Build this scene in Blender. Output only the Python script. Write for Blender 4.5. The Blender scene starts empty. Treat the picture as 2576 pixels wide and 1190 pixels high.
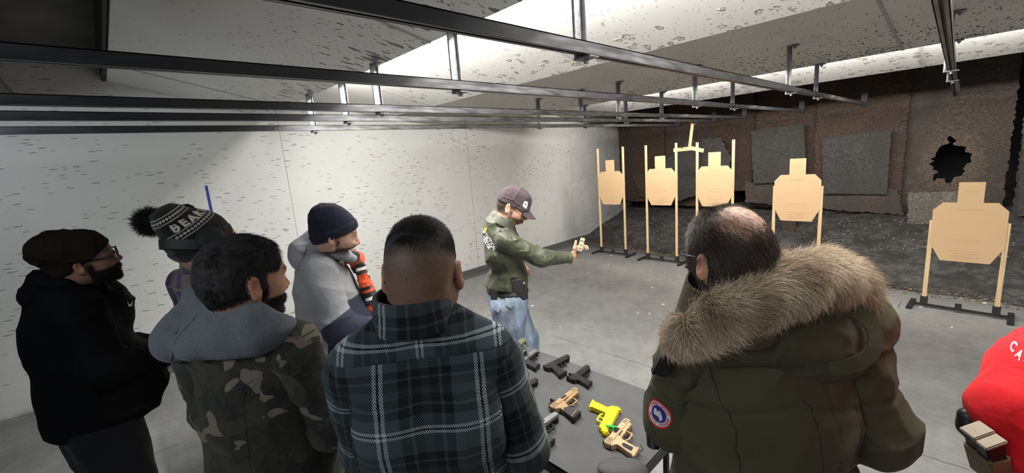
import bpy, bmesh, math, random
import numpy as np
from mathutils import Vector, Matrix
from mathutils.bvhtree import BVHTree
PI = math.pi
random.seed(4)
SC = bpy.context.scene
COL = SC.collection

# ------------------------------------------------------------ camera
CAM_H = 1.95
YAW, PITCH, ROLL, FPX = 46.658, 10.536, -4.517, 1061.5
def cam_axes():
    a, p, r = [math.radians(v) for v in (YAW, PITCH, ROLL)]
    fwd = np.array([-math.sin(a)*math.cos(p), math.cos(a)*math.cos(p), -math.sin(p)])
    right = np.array([math.cos(a), math.sin(a), 0.0]); up = np.cross(right, fwd)
    return right*math.cos(r)+up*math.sin(r), -right*math.sin(r)+up*math.cos(r), fwd
CR, CU, CF = cam_axes()
CO = np.array([0.0, 0.0, CAM_H])
cd = bpy.data.cameras.new('camera'); cam = bpy.data.objects.new('camera', cd); COL.objects.link(cam)
cd.sensor_fit = 'HORIZONTAL'; cd.sensor_width = 36.0; cd.lens = 36.0*FPX/2576.0
cd.clip_start = 0.02; cd.clip_end = 60
mw = Matrix.Identity(4)
for i in range(3):
    mw[i][0], mw[i][1], mw[i][2], mw[i][3] = CR[i], CU[i], -CF[i], CO[i]
cam.matrix_world = mw
SC.camera = cam
def at(px, py, depth):
    "world point seen at a pixel of the photo, at a distance along the viewing axis"
    return CO + (CF + CR*(px-1288.0)/FPX - CU*(py-595.0)/FPX)*depth

# ------------------------------------------------------------ world, light, exposure
w = bpy.data.worlds.new('world'); SC.world = w; w.use_nodes = True
w.node_tree.nodes['Background'].inputs[0].default_value = (0.60, 0.60, 0.60, 1)
w.node_tree.nodes['Background'].inputs[1].default_value = 0.10
SC.view_settings.view_transform = 'Standard'; SC.view_settings.look = 'None'
SC.view_settings.exposure = 0.60; SC.view_settings.gamma = 1.0
SC.view_settings.use_curve_mapping = False
def area(name, loc, target, sx, sy, power, col, spread=180):
    l = bpy.data.lights.new(name, 'AREA'); l.shape = 'RECTANGLE'; l.size = sx; l.size_y = sy
    l.energy = power; l.color = col; l.spread = math.radians(spread)
    o = bpy.data.objects.new(name, l); COL.objects.link(o); o.location = loc
    d = Vector(target)-Vector(loc); o.rotation_euler = d.to_track_quat('-Z', 'Y').to_euler()
    return o
# fluorescent rows hidden above the lower edges of the first and third baffles
area('strip_light_first', (-1.85, 1.68, 2.775), (-1.85, 2.70, 2.50), 5.3, 0.08, 160, (1.0, 0.97, 0.92))
area('strip_light_first_down', (-2.0, 1.66, 2.77), (-2.0, 1.60, 1.0), 5.0, 0.08, 108, (1.0, 0.97, 0.92))
area('strip_light_second', (-1.5, 6.07, 2.78), (-1.5, 7.2, 2.2), 5.6, 0.10, 175, (1.0, 0.95, 0.88))
# ceiling lights of the firing line behind the photographer
area('firing_line_light', (-3.7, -1.3, 2.68), (-5.72, 0.9, 1.2), 2.0, 0.3, 10, (0.86, 0.94, 1.0), 130)
area('firing_line_light_second', (-0.6, -1.7, 2.68), (-1.2, 1.6, 0.9), 2.6, 0.3, 30, (0.90, 0.95, 1.0))

# ------------------------------------------------------------ helpers
def link_mesh(name, me, mat=None, parent=None):
    o = bpy.data.objects.new(name, me); COL.objects.link(o)
    if mat is not None: me.materials.append(mat)
    if parent is not None: o.parent = parent
    return o
def tag(o, label=None, cat=None, group=None, kind=None):
    if label: o['label'] = label
    if cat: o['category'] = cat
    if group: o['group'] = group
    if kind: o['kind'] = kind
    return o
def empty(name, loc=(0, 0, 0), rz=0, label=None, cat=None, group=None):
    o = bpy.data.objects.new(name, None); COL.objects.link(o)
    o.location = loc; o.rotation_euler = (0, 0, rz); o.empty_display_size = .1
    return tag(o, label, cat, group)
def dup(root, loc=None, rz=None, label=None, group=None):
    r = root.copy(); COL.objects.link(r)
    if loc is not None: r.location = loc
    if rz is not None: r.rotation_euler = (0, 0, rz)
    if label: r['label'] = label
    if group: r['group'] = group
    for ch in list(root.children):
        c = ch.copy(); COL.objects.link(c); c.parent = r
        for g in list(ch.children):
            d = g.copy(); COL.objects.link(d); d.parent = c
    return r
def pyd(name, V, F, mat=None, parent=None, smooth=False, attrs=None):
    me = bpy.data.meshes.new(name)
    V = np.asarray(V, dtype=np.float32)
    if isinstance(F, np.ndarray):
        n = F.shape[1]
        me.vertices.add(len(V)); me.vertices.foreach_set('co', V.ravel())
        me.loops.add(F.size); me.loops.foreach_set('vertex_index', F.astype(np.int32).ravel())
        me.polygons.add(len(F)); me.polygons.foreach_set('loop_start', np.arange(0, F.size, n, dtype=np.int32))
        me.update(calc_edges=True); me.validate()
    else:
        me.from_pydata([tuple(map(float, v)) for v in V], [], F); me.update()
    for k, a in (attrs or {}).items():
        a = np.asarray(a, dtype=np.float32)
        if a.ndim == 2 and a.shape[1] == 4:
            at_ = me.attributes.new(k, 'FLOAT_COLOR', 'POINT'); at_.data.foreach_set('color', a.ravel())
        elif a.ndim == 2:
            at_ = me.attributes.new(k, 'FLOAT_VECTOR', 'POINT'); at_.data.foreach_set('vector', a.ravel())
        else:
            at_ = me.attributes.new(k, 'FLOAT', 'POINT'); at_.data.foreach_set('value', a.ravel())
    if smooth: me.polygons.foreach_set('use_smooth', [True]*len(me.polygons))
    return link_mesh(name, me, mat, parent)
class MB:
    "collects simple solids into one mesh"
    def __init__(s): s.V = []; s.F = []
    def add(s, V, F):
        b = len(s.V); s.V += [tuple(map(float, v)) for v in V]; s.F += [tuple(b+i for i in f) for f in F]
    def box(s, c, d, M=None):
        x, y, z = d[0]/2, d[1]/2, d[2]/2
        V = [Vector((sx*x, sy*y, sz*z)) for sx in (-1, 1) for sy in (-1, 1) for sz in (-1, 1)]
        if M is not None: V = [M @ v for v in V]
        c = Vector(c)
        s.add([v+c for v in V], [(0, 1, 3, 2), (4, 6, 7, 5), (0, 4, 5, 1), (2, 3, 7, 6), (0, 2, 6, 4), (1, 5, 7, 3)])
    def bar(s, a, b, w, h, up=(0, 0, 1)):
        a, b = Vector(a), Vector(b); d = (b-a).normalized(); u = Vector(up); r = d.cross(u).normalized(); u = r.cross(d)
        V = [p+r*sx*w/2+u*sz*h/2 for p in (a, b) for sx in (-1, 1) for sz in (-1, 1)]
        s.add(V, [(0, 2, 3, 1), (4, 5, 7, 6), (0, 1, 5, 4), (2, 6, 7, 3), (1, 3, 7, 5), (0, 4, 6, 2)])
    def tube(s, pts, r, n=8, cap=True):
        pts = [Vector(p) for p in pts]; rs = r if isinstance(r, (list, tuple)) else [r]*len(pts)
        V = []; F = []; prev = None
        for i, p in enumerate(pts):
            t = (pts[min(i+1, len(pts)-1)]-pts[max(i-1, 0)]).normalized()
            if prev is None:
                prev = t.cross(Vector((0, 0, 1)))
                if prev.length < .1: prev = t.cross(Vector((0, 1, 0)))
            u = (prev - t*prev.dot(t)).normalized(); prev = u; v = t.cross(u)
            for k in range(n):
                a = 2*PI*k/n; V.append(p+(u*math.cos(a)+v*math.sin(a))*rs[i])
        for i in range(len(pts)-1):
            for k in range(n):
                F.append((i*n+k, i*n+(k+1) % n, (i+1)*n+(k+1) % n, (i+1)*n+k))
        if cap:
            F.append(tuple(range(n-1, -1, -1))); F.append(tuple((len(pts)-1)*n+k for k in range(n)))
        s.add(V, F)
    def prism(s, poly, a, b, M=None):
        "poly in local (x,z) extruded from y=a to y=b; M maps to the parent frame"
        n = len(poly); V = [Vector((x, a, z)) for x, z in poly]+[Vector((x, b, z)) for x, z in poly]
        if M is not None: V = [M @ v for v in V]
        F = [tuple(range(n)), tuple(range(2*n-1, n-1, -1))]+[(i, (i+1) % n + 0, (i+1) % n+n, i+n) for i in range(n)]
        F = [F[0][::-1], F[1][::-1]]+F[2:]
        s.add(V, F)
    def build(s, name, mat=None, parent=None, smooth=False, bevel=0, seg=2):
        me = bpy.data.meshes.new(name); me.from_pydata(s.V, [], s.F); me.update()
        bm = bmesh.new(); bm.from_mesh(me); bmesh.ops.recalc_face_normals(bm, faces=bm.faces)
        if bevel:
            es = [e for e in bm.edges if len(e.link_faces) == 2 and e.calc_face_angle(0) > .6]
            bmesh.ops.bevel(bm, geom=es, offset=bevel, segments=seg, affect='EDGES', clamp_overlap=True)
        bm.to_mesh(me); bm.free()
        if smooth:
            me.polygons.foreach_set('use_smooth', [True]*len(me.polygons))
            try: me.set_sharp_from_angle(angle=math.radians(38))
            except Exception: pass
        return link_mesh(name, me, mat, parent)

# ------------------------------------------------------------ materials
class NT:
    def __init__(s, name):
        s.m = bpy.data.materials.new(name); s.m.use_nodes = True; s.t = s.m.node_tree
        s.b = s.t.nodes['Principled BSDF']
    def set(s, sock, v):
        if isinstance(v, bpy.types.NodeSocket): s.t.links.new(v, sock)
        elif v is not None:
            if isinstance(v, (tuple, list)) and len(v) == 3 and sock.type == 'RGBA': v = (*v, 1)
            sock.default_value = v
    def n(s, t, ins=None, out=0, **props):
        n = s.t.nodes.new(t)
        for k, v in props.items(): setattr(n, k, v)
        for k, v in (ins or {}).items(): s.set(n.inputs[k], v)
        return n.outputs[out]
    def co(s, kind='Object'): return s.n('ShaderNodeTexCoord', out=kind)
    def map(s, v, scale=(1, 1, 1), rot=(0, 0, 0), loc=(0, 0, 0)):
        return s.n('ShaderNodeMapping', {0: v, 1: loc, 2: rot, 3: scale})
    def noise(s, v, sc=5, det=4, rough=.55, dist=0, out=0):
        return s.n('ShaderNodeTexNoise', {'Vector': v, 'Scale': sc, 'Detail': det, 'Roughness': rough, 'Distortion': dist}, out=out)
    def voro(s, v, sc=5, feature='F1', out=0, rand=1):
        return s.n('ShaderNodeTexVoronoi', {'Vector': v, 'Scale': sc, 'Randomness': rand}, out=out, feature=feature)
    def math(s, op, a, b=0.0, c=0.0, clamp=False):
        return s.n('ShaderNodeMath', {0: a, 1: b, 2: c}, operation=op, use_clamp=clamp)
    def ramp(s, v, a, b, lo=0.0, hi=1.0, smooth=False):
        return s.n('ShaderNodeMapRange', {0: v, 1: a, 2: b, 3: lo, 4: hi}, clamp=True, interpolation_type='SMOOTHSTEP' if smooth else 'LINEAR')
    def mix(s, f, a, b, mode='MIX'):
        n = s.t.nodes.new('ShaderNodeMix'); n.data_type = 'RGBA'; n.blend_type = mode
        s.set(n.inputs[0], f); s.set(n.inputs[6], a); s.set(n.inputs[7], b); return n.outputs[2]
    def xyz(s, v): 
        n = s.t.nodes.new('ShaderNodeSeparateXYZ'); s.set(n.inputs[0], v); return n.outputs
    def attr(s, name, out='Color'): return s.n('ShaderNodeAttribute', out=out, attribute_name=name)
    def bump(s, h, strength=.3, dist=.01, normal=None):
        return s.n('ShaderNodeBump', {'Height': h, 'Strength': strength, 'Distance': dist, **({'Normal': normal} if normal is not None else {})})
    def fin(s, col=None, rough=.6, metal=0, normal=None, spec=None, sheen=None, emit=None):
        s.set(s.b.inputs['Base Color'], col); s.set(s.b.inputs['Roughness'], rough); s.set(s.b.inputs['Metallic'], metal)
        if normal is not None: s.set(s.b.inputs['Normal'], normal)
        if spec is not None: s.set(s.b.inputs['Specular IOR Level'], spec)
        if sheen is not None:
            s.b.inputs['Sheen Weight'].default_value = sheen; s.b.inputs['Sheen Roughness'].default_value = .6
        return s.m
def plain(name, col, rough=.6, metal=0, var=.12, sc=40, bump=.1, spec=None, sheen=None):
    k = NT(name); c = k.co(); n = k.noise(c, sc, 4)
    v = k.ramp(n, .3, .7, 1-var, 1+var)
    cc = k.n('ShaderNodeVectorMath', {0: col, 'Scale': v}, operation='SCALE')
    return k.fin(cc, rough, metal, k.bump(n, bump, .002) if bump else None, spec, sheen)
# ------------------------------------------------------------ setting: materials
WX, CY = -5.72, 9.2           # left wall, rubber curtain
def m_wall():
    k = NT('scuffed_white_wall'); c = k.co(); x = k.xyz(c); y, z = x[1], x[2]
    w1 = k.map(c, (1, 3.6, 24)); wn = k.noise(k.map(c, (1, 2, 2)), 3, 3)
    dens = k.noise(c, 1.3, 3)
    cell = k.voro(w1, 2.6, out='Distance'); cid = k.xyz(k.voro(w1, 2.6, out='Color'))[0]
    thr = k.ramp(dens, .25, .55, .08, .30)
    thr = k.math('MULTIPLY', thr, k.ramp(cid, .35, 1.0, 0, 1.25))
    nz = k.math('MULTIPLY', k.math('SUBTRACT', k.noise(k.map(c, (1, 22, 70)), 2.6, 4, .7), .5), .45)
    dash = k.ramp(k.math('SUBTRACT', k.math('ADD', cell, nz), thr), -.005, .02, 1, 0)
    w2 = k.map(c, (1, 10, 42)); cell2 = k.voro(w2, 2.4, out='Distance'); cid2 = k.xyz(k.voro(w2, 2.4, out='Color'))[1]
    dash2 = k.ramp(k.math('SUBTRACT', cell2, k.math('MULTIPLY', k.ramp(dens, .4, .62, 0, .28), k.ramp(cid2, .55, .9))), -.01, .03, .75, 0)
    # pock marks and grime thicken towards the bullet trap
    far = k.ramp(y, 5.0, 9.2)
    pk = k.voro(c, 16, out='Distance'); pid = k.xyz(k.voro(c, 16, out='Color'))[0]
    pock = k.math('MULTIPLY', k.ramp(pk, .10, .17, 1, 0), k.math('GREATER_THAN', pid, k.ramp(y, 4.5, 8.8, .97, .45)))
    chip = k.math('MULTIPLY', k.ramp(k.noise(c, 26, 5, .6), .52, .60), k.ramp(k.math('ADD', y, k.math('MULTIPLY', z, -1.2)), 5.4, 7.6))
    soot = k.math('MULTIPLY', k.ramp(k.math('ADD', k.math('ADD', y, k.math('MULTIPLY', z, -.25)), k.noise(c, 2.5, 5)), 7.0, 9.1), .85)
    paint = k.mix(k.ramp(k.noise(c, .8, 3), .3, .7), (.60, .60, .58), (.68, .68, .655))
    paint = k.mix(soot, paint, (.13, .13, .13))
    paint = k.mix(k.math('MULTIPLY', chip, .5), paint, (.50, .50, .48))
    col = k.mix(k.math('MULTIPLY', k.math('MAXIMUM', dash, dash2), .72), paint, (.15, .15, .145))
    col = k.mix(pock, col, (.03, .03, .03))
    # colour darkens towards the low edge
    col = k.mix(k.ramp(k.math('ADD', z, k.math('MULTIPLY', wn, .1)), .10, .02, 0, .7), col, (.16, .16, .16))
    h = k.math('ADD', k.math('MAXIMUM', k.math('MAXIMUM', dash, dash2), pock), k.math('MULTIPLY', k.noise(c, 60, 3), .25))
    return k.fin(col, .75, 0, k.bump(h, .5, -.006))
def m_baffle(name, dim, a, b, scar, craters=False, fine=1.0):
    "painted steel/ply baffle; local y runs downrange, scars thicken between y=a and y=b"
    k = NT(name); c = k.co(); y = k.xyz(c)[1]
    cn = k.noise(c, 2.2, 3); yy = k.math('ADD', y, k.math('MULTIPLY', k.math('SUBTRACT', cn, .5), .5))
    d = k.ramp(yy, a, b)
    w1 = k.map(c, (16*fine, 5*fine, 5*fine) if not craters else (9, 7, 7), rot=(0, 0, .18))
    wv = k.n('ShaderNodeVectorMath', {0: w1, 1: k.n('ShaderNodeVectorMath', {0: k.noise(c, 12, 3, out=1), 'Scale': .9}, operation='SCALE')}, operation='ADD')
    cell = k.voro(wv, 1.5, out='Distance'); cid = k.xyz(k.voro(wv, 1.5, out='Color'))[0]
    sc = k.math('MULTIPLY', k.ramp(k.math('SUBTRACT', cell, k.math('MULTIPLY', d, k.ramp(cid, .25, 1.0, .12, .56))), -.01, .03, 1, 0), k.math('GREATER_THAN', cid, k.ramp(d, 0, 1, 1.0, .15)))
    w2 = k.map(c, (60, 22, 20)); cell2 = k.voro(w2, 1.2, out='Distance'); cid2 = k.xyz(k.voro(w2, 1.2, out='Color'))[0]
    sc2 = k.math('MULTIPLY', k.ramp(cell2, .22, .32, 1, 0), k.math('GREATER_THAN', cid2, k.ramp(d, -.1, 1, .985, .62)))
    s = k.math('MAXIMUM', sc, sc2)
    base = k.mix(k.ramp(k.noise(c, 1.2, 3), .3, .7), tuple(v*.93 for v in dim), tuple(v*1.05 for v in dim))
    inner = k.mix(k.noise(c, 30, 2), scar, tuple(v*1.8 for v in scar))
    if craters:
        rim = k.math('MULTIPLY', k.math('MULTIPLY', k.ramp(cell, .20, .30), k.ramp(cell, .42, .30)), k.math('GREATER_THAN', k.math('MULTIPLY', cid, d), .45))
        col = k.mix(k.math('MULTIPLY', sc, .55), base, inner); col = k.mix(k.math('MULTIPLY', rim, .6), col, (.50, .45, .37))
        h = k.math('SUBTRACT', k.math('MULTIPLY', rim, 1.0), k.math('MULTIPLY', s, 1.0))
        return k.fin(col, .6, 0, k.bump(h, .9, .02))
    col = k.mix(k.math('MULTIPLY', s, .92), base, inner)
    return k.fin(col, .65, 0, k.bump(s, .7, -.012))
def m_floor():
    k = NT('dark_rubber_floor'); c = k.co()
    n1 = k.noise(c, 1.1, 5, .6); n2 = k.noise(c, 9, 6, .65); n3 = k.noise(k.map(c, (1, 1.7, 1), rot=(0, 0, .5)), 38, 4, .7)
    v = k.math('ADD', k.math('MULTIPLY', n1, .5), k.math('ADD', k.math('MULTIPLY', n2, .32), k.math('MULTIPLY', n3, .18)))
    col = k.mix(k.ramp(v, .38, .62), (.150, .150, .146), (.275, .275, .265))
    x = k.xyz(c)
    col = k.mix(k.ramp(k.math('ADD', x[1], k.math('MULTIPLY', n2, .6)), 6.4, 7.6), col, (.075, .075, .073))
    # seams between mats and cracks
    wx = k.math('ADD', x[0], k.math('MULTIPLY', k.math('SUBTRACT', k.noise(c, 14, 3), .5), .05))
    wy = k.math('ADD', x[1], k.math('MULTIPLY', k.math('SUBTRACT', k.noise(c, 17, 3), .5), .05))
    sx = k.ramp(k.math('PINGPONG', k.math('ADD', wx, .3), 1.83), .0, .010, 1, 0)
    sy = k.ramp(k.math('PINGPONG', k.math('ADD', wy, .55), 1.9), .0, .010, 1, 0)
    s = k.math('MULTIPLY', k.math('MAXIMUM', sx, sy), k.ramp(k.noise(c, 3, 3), .40, .55))
    col = k.mix(k.math('MULTIPLY', s, .7), col, (.035, .035, .035))
    h = k.math('SUBTRACT', k.math('MULTIPLY', n3, .5), s)
    return k.fin(col, .72, 0, k.bump(h, .5, .006))
def m_rubber(name, c1, c2, c3, sc=22, stretch=(1, 1, 1.0), mixpos=(.42, .60)):
    k = NT(name); c = k.co('Object'); s = k.map(c, stretch)
    a = k.noise(s, sc, 5, .7); b = k.noise(k.map(c, (1, 1, .35)), 2.4, 4, .6); d = k.noise(s, sc*3, 3, .6)
    col = k.mix(k.ramp(a, mixpos[0], mixpos[1]), c1, c2); col = k.mix(k.ramp(b, .45, .68), col, c3)
    col = k.mix(k.ramp(d, .35, .7, 0, .55), col, tuple(v*.4 for v in c1))
    return k.fin(col, .9, 0, k.bump(a, .8, .01), spec=.25)
M_WALL = m_wall(); M_FLOOR = m_floor()
M_BAF1 = m_baffle('dim_baffle_paint', (.64, .64, .62), .45, 1.40, (.08, .07, .06))
M_BAF2 = m_baffle('bright_baffle_paint', (.58, .575, .55), .55, 1.55, (.16, .13, .10), craters=True)
M_BAF3 = m_baffle('middle_baffle_paint', (.58, .57, .54), .5, 2.6, (.05, .048, .045), fine=1.7)
M_BAF4 = m_baffle('far_baffle_paint', (.52, .52, .50), .0, 1.2, (.10, .09, .08), craters=True)
M_DARK = plain('near_black', (.02, .02, .021), .85)
M_CEIL = plain('dark_ceiling', (.09, .085, .08), .9, sc=3, var=.3)
M_BERM = m_rubber('rubber_crumb_berm', (.040, .038, .037), (.090, .087, .083), (.028, .027, .026), 9)
M_RUST = m_rubber('rusty_brown_rubber', (.028, .019, .015), (.088, .054, .036), (.04, .035, .032), 26, (1, 1, 2.0))
M_RUST2 = m_rubber('orange_stained_rubber', (.034, .025, .020), (.108, .072, .052), (.05, .040, .035), 30, (1, 1, 2.4))
def m_holed():
    m = m_rubber('brown_rubber_frayed', (.048, .040, .035), (.112, .088, .074), (.056, .048, .042), 30, (1, 1, 2.2)); t = m.node_tree
    k = NT.__new__(NT); k.m = m; k.t = t; k.b = t.nodes['Principled BSDF']; c = k.co(); src = k.b.inputs['Base Color'].links[0].from_socket
    d = k.n('ShaderNodeVectorMath', {0: k.map(c, (1, 0, .8), loc=(.04, 0, -1.10))}, out=1, operation='LENGTH')
    n = k.noise(c, 20, 5, .7); f = k.ramp(k.math('ADD', d, k.math('MULTIPLY', k.math('SUBTRACT', n, .5), .5)), .40, .26)
    k.set(k.b.inputs['Base Color'], k.mix(k.math('MULTIPLY', f, k.ramp(k.noise(c, 45, 4, .7), .46, .62)), src, (.13, .10, .065))); return m
M_GREYR = m_rubber('grey_rubber_sheet', (.038, .036, .034), (.088, .084, .080), (.050, .047, .044), 30, (1, 1, 2.2))
M_BRNR = m_rubber('brown_rubber_sheet', (.048, .040, .035), (.112, .088, .074), (.056, .048, .042), 30, (1, 1, 2.2))
def m_steel():
    k = NT('galvanised_dark_steel'); c = k.co(); n = k.noise(k.map(c, (3, .4, 3)), 14, 4)
    col = k.mix(k.ramp(n, .35, .65), (.17, .17, .18), (.36, .36, .37))
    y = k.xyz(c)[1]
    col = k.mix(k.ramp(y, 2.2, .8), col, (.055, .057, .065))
    return k.fin(col, k.ramp(n, .3, .7, .28, .45), .85, k.bump(n, .15, .002))
M_STEEL = m_steel()
M_BRKT = plain('zinc_bracket', (.26, .26, .27), .45, .5, sc=60, var=.35)
M_BLK = plain('black_powder_coat', (.018, .018, .019), .5)
M_PINE = (lambda k: k.fin(k.mix(k.ramp(k.noise(k.map(k.co(), (30, 30, 1.2)), 3, 4), .35, .68), (.78, .58, .33), (.62, .42, .21)), .6, 0))(NT('pine_lath'))
M_CARD = (lambda k: k.fin(k.mix(k.ramp(k.noise(k.map(k.co(), (1, 1, 14)), 6, 4), .3, .7), (.63, .42, .235), (.65, .435, .245)), .8, 0))(NT('cardboard'))
M_CARDE = plain('cardboard_crease', (.44, .28, .15), .8)

# ------------------------------------------------------------ setting: geometry
def quad_panel(name, pts, mat, th=.03, parent=None, kind='structure'):
    V = [Vector(p) for p in pts]; n = (V[1]-V[0]).cross(V[2]-V[0]).normalized()*th
    m = MB(); m.add(V+[v+n for v in V], [(0, 1, 2, 3), (7, 6, 5, 4), (0, 4, 5, 1), (1, 5, 6, 2), (2, 6, 7, 3), (3, 7, 4, 0)])
    o = m.build(name, mat, parent); 
    if parent is None and kind: tag(o, kind=kind)
    return o
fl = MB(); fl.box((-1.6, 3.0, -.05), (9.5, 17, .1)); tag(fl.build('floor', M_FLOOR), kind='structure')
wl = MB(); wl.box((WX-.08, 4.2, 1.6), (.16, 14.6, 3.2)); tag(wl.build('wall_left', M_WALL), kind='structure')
wr = MB(); wr.box((2.7, 4.2, 1.6), (.16, 14.6, 3.2)); tag(wr.build('wall_right', M_WALL), kind='structure')
wb = MB(); wb.box((-1.5, -3.1, 1.6), (8.6, .16, 3.2)); tag(wb.build('wall_rear', plain('rear_wall_paint', (.10, .10, .11), .8)), kind='structure')
wf = MB(); wf.box((-1.5, 10.9, 1.6), (8.6, .16, 3.2)); tag(wf.build('wall_far', M_DARK), kind='structure')
cl = MB(); cl.box((-1.5, 4.0, 3.27), (8.6, 14.4, .12)); tag(cl.build('ceiling', M_CEIL), kind='structure')
tr = MB(); tr.box((WX+.012, 4.0, .05), (.024, 8.0, .10)); tr.box((WX+.09, 4.0, .008), (.14, 8.0, .016))
tag(tr.build('baseboard_left', plain('rubber_skirting', (.10, .10, .10), .8)), kind='structure')
# panel seams of the left wall as slim cover joints
for i, y in enumerate((-1.1, 1.67, 4.53, 7.3)):
    t = MB(); t.box((WX+.0015, y, 1.4), (.003, .006, 2.6)); tag(t.build('trim_%d' % (i+1), plain('joint_grey', (.33, .33, .32), .8)), kind='structure')
# sloping baffles: lower edges downrange
M_JOINT = plain('baffle_joint_paint', (.33, .33, .32), .7)
def baffle(name, y0, z0, y1, z1, mat, label, x0=WX+.005, x1=2.58, seams=(), th=.05):
    L = math.hypot(y1-y0, z1-z0); ang = math.atan2(z1-z0, y1-y0)
    m = MB(); m.box(((x1-x0)/2, L/2, th/2), (x1-x0, L, th))
    t = empty(name, (x0, y0, z0)); t.rotation_euler = (ang, 0, 0)
    tag(t, label, 'ceiling baffle')
    m.build('panel', mat, t, bevel=.004)
    for sx in seams:
        s = MB(); s.box((sx-x0, L/2, -.0025), (.022, L-.01, .005)); s.build('joint_strip', M_JOINT, t)
    return t
baffle('ceiling_baffle', .22, 2.968, 1.545, 2.652, M_BAF1, 'dim grey sloped ceiling baffle nearest the camera with scarred far edge', seams=(-4.9, -2.2, .6))
baffle('ceiling_baffle', 1.62, 2.965, 3.04, 2.632, M_BAF2, 'brightly lit sloped ceiling baffle with craters behind the nearest one', seams=(-4.4, -2.15, .5))
baffle('ceiling_baffle', 3.0, 2.80, 5.60, 2.655, M_BAF3, 'long dim ceiling baffle with dark speckles past the bright one', seams=(-3.7, -2.0, -.42, 1.3))
baffle('ceiling_baffle', 6.0, 2.93, 7.3, 2.632, M_BAF4, 'farthest lit ceiling baffle above the dark bullet curtain', seams=(-2.2, -.35, 1.4))
# drop panel above the first baffle, its near-black colour standing for the recess's shade
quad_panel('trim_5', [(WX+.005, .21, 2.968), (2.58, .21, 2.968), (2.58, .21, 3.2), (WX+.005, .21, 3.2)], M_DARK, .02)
sf = MB(); sf.box((-1.57, -1.70, 2.785), (8.28, 2.64, .05)); tag(sf.build('trim_6', M_CEIL), kind='structure')
tube_m = (lambda k: (k.t.nodes.remove(k.b), k.t.links.new(k.n('ShaderNodeEmission', {0: (1, .97, .92, 1), 1: 9.0}), k.t.nodes['Material Output'].inputs[0]), k.m)[2])(NT('fluorescent_tube'))
for y, lab in ((1.66, 'fluorescent strip light hidden above the nearest baffle edge'), (6.05, 'fluorescent strip light hidden above the long dim baffle edge')):
    for i in range(1):
        t = empty('strip_light', (-1.75, y, 2.785), label=lab, cat='light')
        h = MB(); h.box((0, 0, .03), (5.8, .07, .05)); h.build('housing', M_BRKT, t)
# ceiling recess uprange: chains and a beam in the dark
for i, (x, y) in enumerate(((-4.5, -.5), (-3.55, -.42), (-3.1, -.4))):
    ch = MB()
    for j in range(34):
        z = 2.45+j*.024; a = (j % 2)*PI/2
        pts = [(x+math.cos(a)*.008*math.cos(t), y+math.sin(a)*.008*math.cos(t), z+.017*math.sin(t)) for t in [q*PI/4 for q in range(9)]]
        ch.tube(pts, .0028, 5, cap=False)
    tag(ch.build('hanging_chain', M_BLK), ['single dark chain hanging in the far left ceiling recess', 'dark ceiling chain hanging just left of its twin', 'dark ceiling chain hanging nearest the baffle corner'][i], 'chain')
# ------------------------------------------------------------ berm and curtain
def berm():
    nx, ny = 150, 60; V = []; rnd = np.random.RandomState(2)
    for j in range(ny+1):
        for i in range(nx+1):
            x = WX+.003+8.3*i/nx; foot = 7.42-.12*(x-WX)+.03*math.sin(x*3.1)+.02*math.sin(x*9)
            y = foot+(10.7-foot)*j/ny; s = (y-foot)
            z = .235*s+.012*math.sin(x*7+y*5)*min(1, s*3)+.014*rnd.rand()*min(1, s*4)
            V.append((x, y, z-.004 if j == 0 else z))
    F = [(j*(nx+1)+i, j*(nx+1)+i+1, (j+1)*(nx+1)+i+1, (j+1)*(nx+1)+i) for j in range(ny) for i in range(nx)]
    tag(pyd('rubber_berm', V, F, M_BERM, smooth=True), 'low sloping berm of dark rubber crumb below the curtain', 'berm', kind='structure')
berm()
def rag(name, poly, y, mat, label, th=.012, step=.02, jag=.012, holes=(), wave=.02, seed=0, thing=True, parent=None, cat='rubber sheet', group=None, lean=0.0):
    "hanging rubber sheet with torn outline: grid cells inside the jagged polygon, given thickness"
    rnd = np.random.RandomState(seed); P = np.array(poly, float)
    def jagged(P, amp):
        out = []
        for i in range(len(P)):
            a, b = P[i], P[(i+1) % len(P)]; L = np.linalg.norm(b-a); n = max(1, int(L/.03)); nn = np.array([-(b-a)[1], (b-a)[0]])/max(L, 1e-6)
            for q in range(n): out.append(a+(b-a)*q/n+nn*(rnd.rand()-.5)*2*amp*(1 if q else .3))
        return np.array(out)
    outer = jagged(P, jag)
    bm = bmesh.new()
    def loop(Q): 
        vs = [bm.verts.new((q[0], 0, q[1])) for q in Q]
        return [bm.edges.new((vs[i], vs[(i+1) % len(vs)])) for i in range(len(vs))]
    es = loop(outer)
    for hh in holes: es += loop(jagged(np.array(hh, float), .035))
    bmesh.ops.triangle_fill(bm, edges=es, use_beauty=True)
    for it in range(1):
        bmesh.ops.subdivide_edges(bm, edges=[e for e in bm.edges if e.calc_length() > .12], cuts=2)
        bmesh.ops.triangulate(bm, faces=bm.faces)
    ph = rnd.rand()*6
    z1 = P[:, 1].max()
    for v in bm.verts:
        v.co.y = y+wave*math.sin(v.co.x*5+ph)+wave*.6*math.sin(v.co.z*4+v.co.x*2+ph)-lean*(z1-v.co.z)
    bmesh.ops.recalc_face_normals(bm, faces=bm.faces)
    me = bpy.data.meshes.new(name); bm.to_mesh(me); bm.free()
    o = link_mesh(name, me, mat, parent)
    sm = o.modifiers.new('solid', 'SOLIDIFY'); sm.thickness = th; sm.offset = 0
    if thing and parent is None: tag(o, label, cat, group)
    return o
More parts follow.
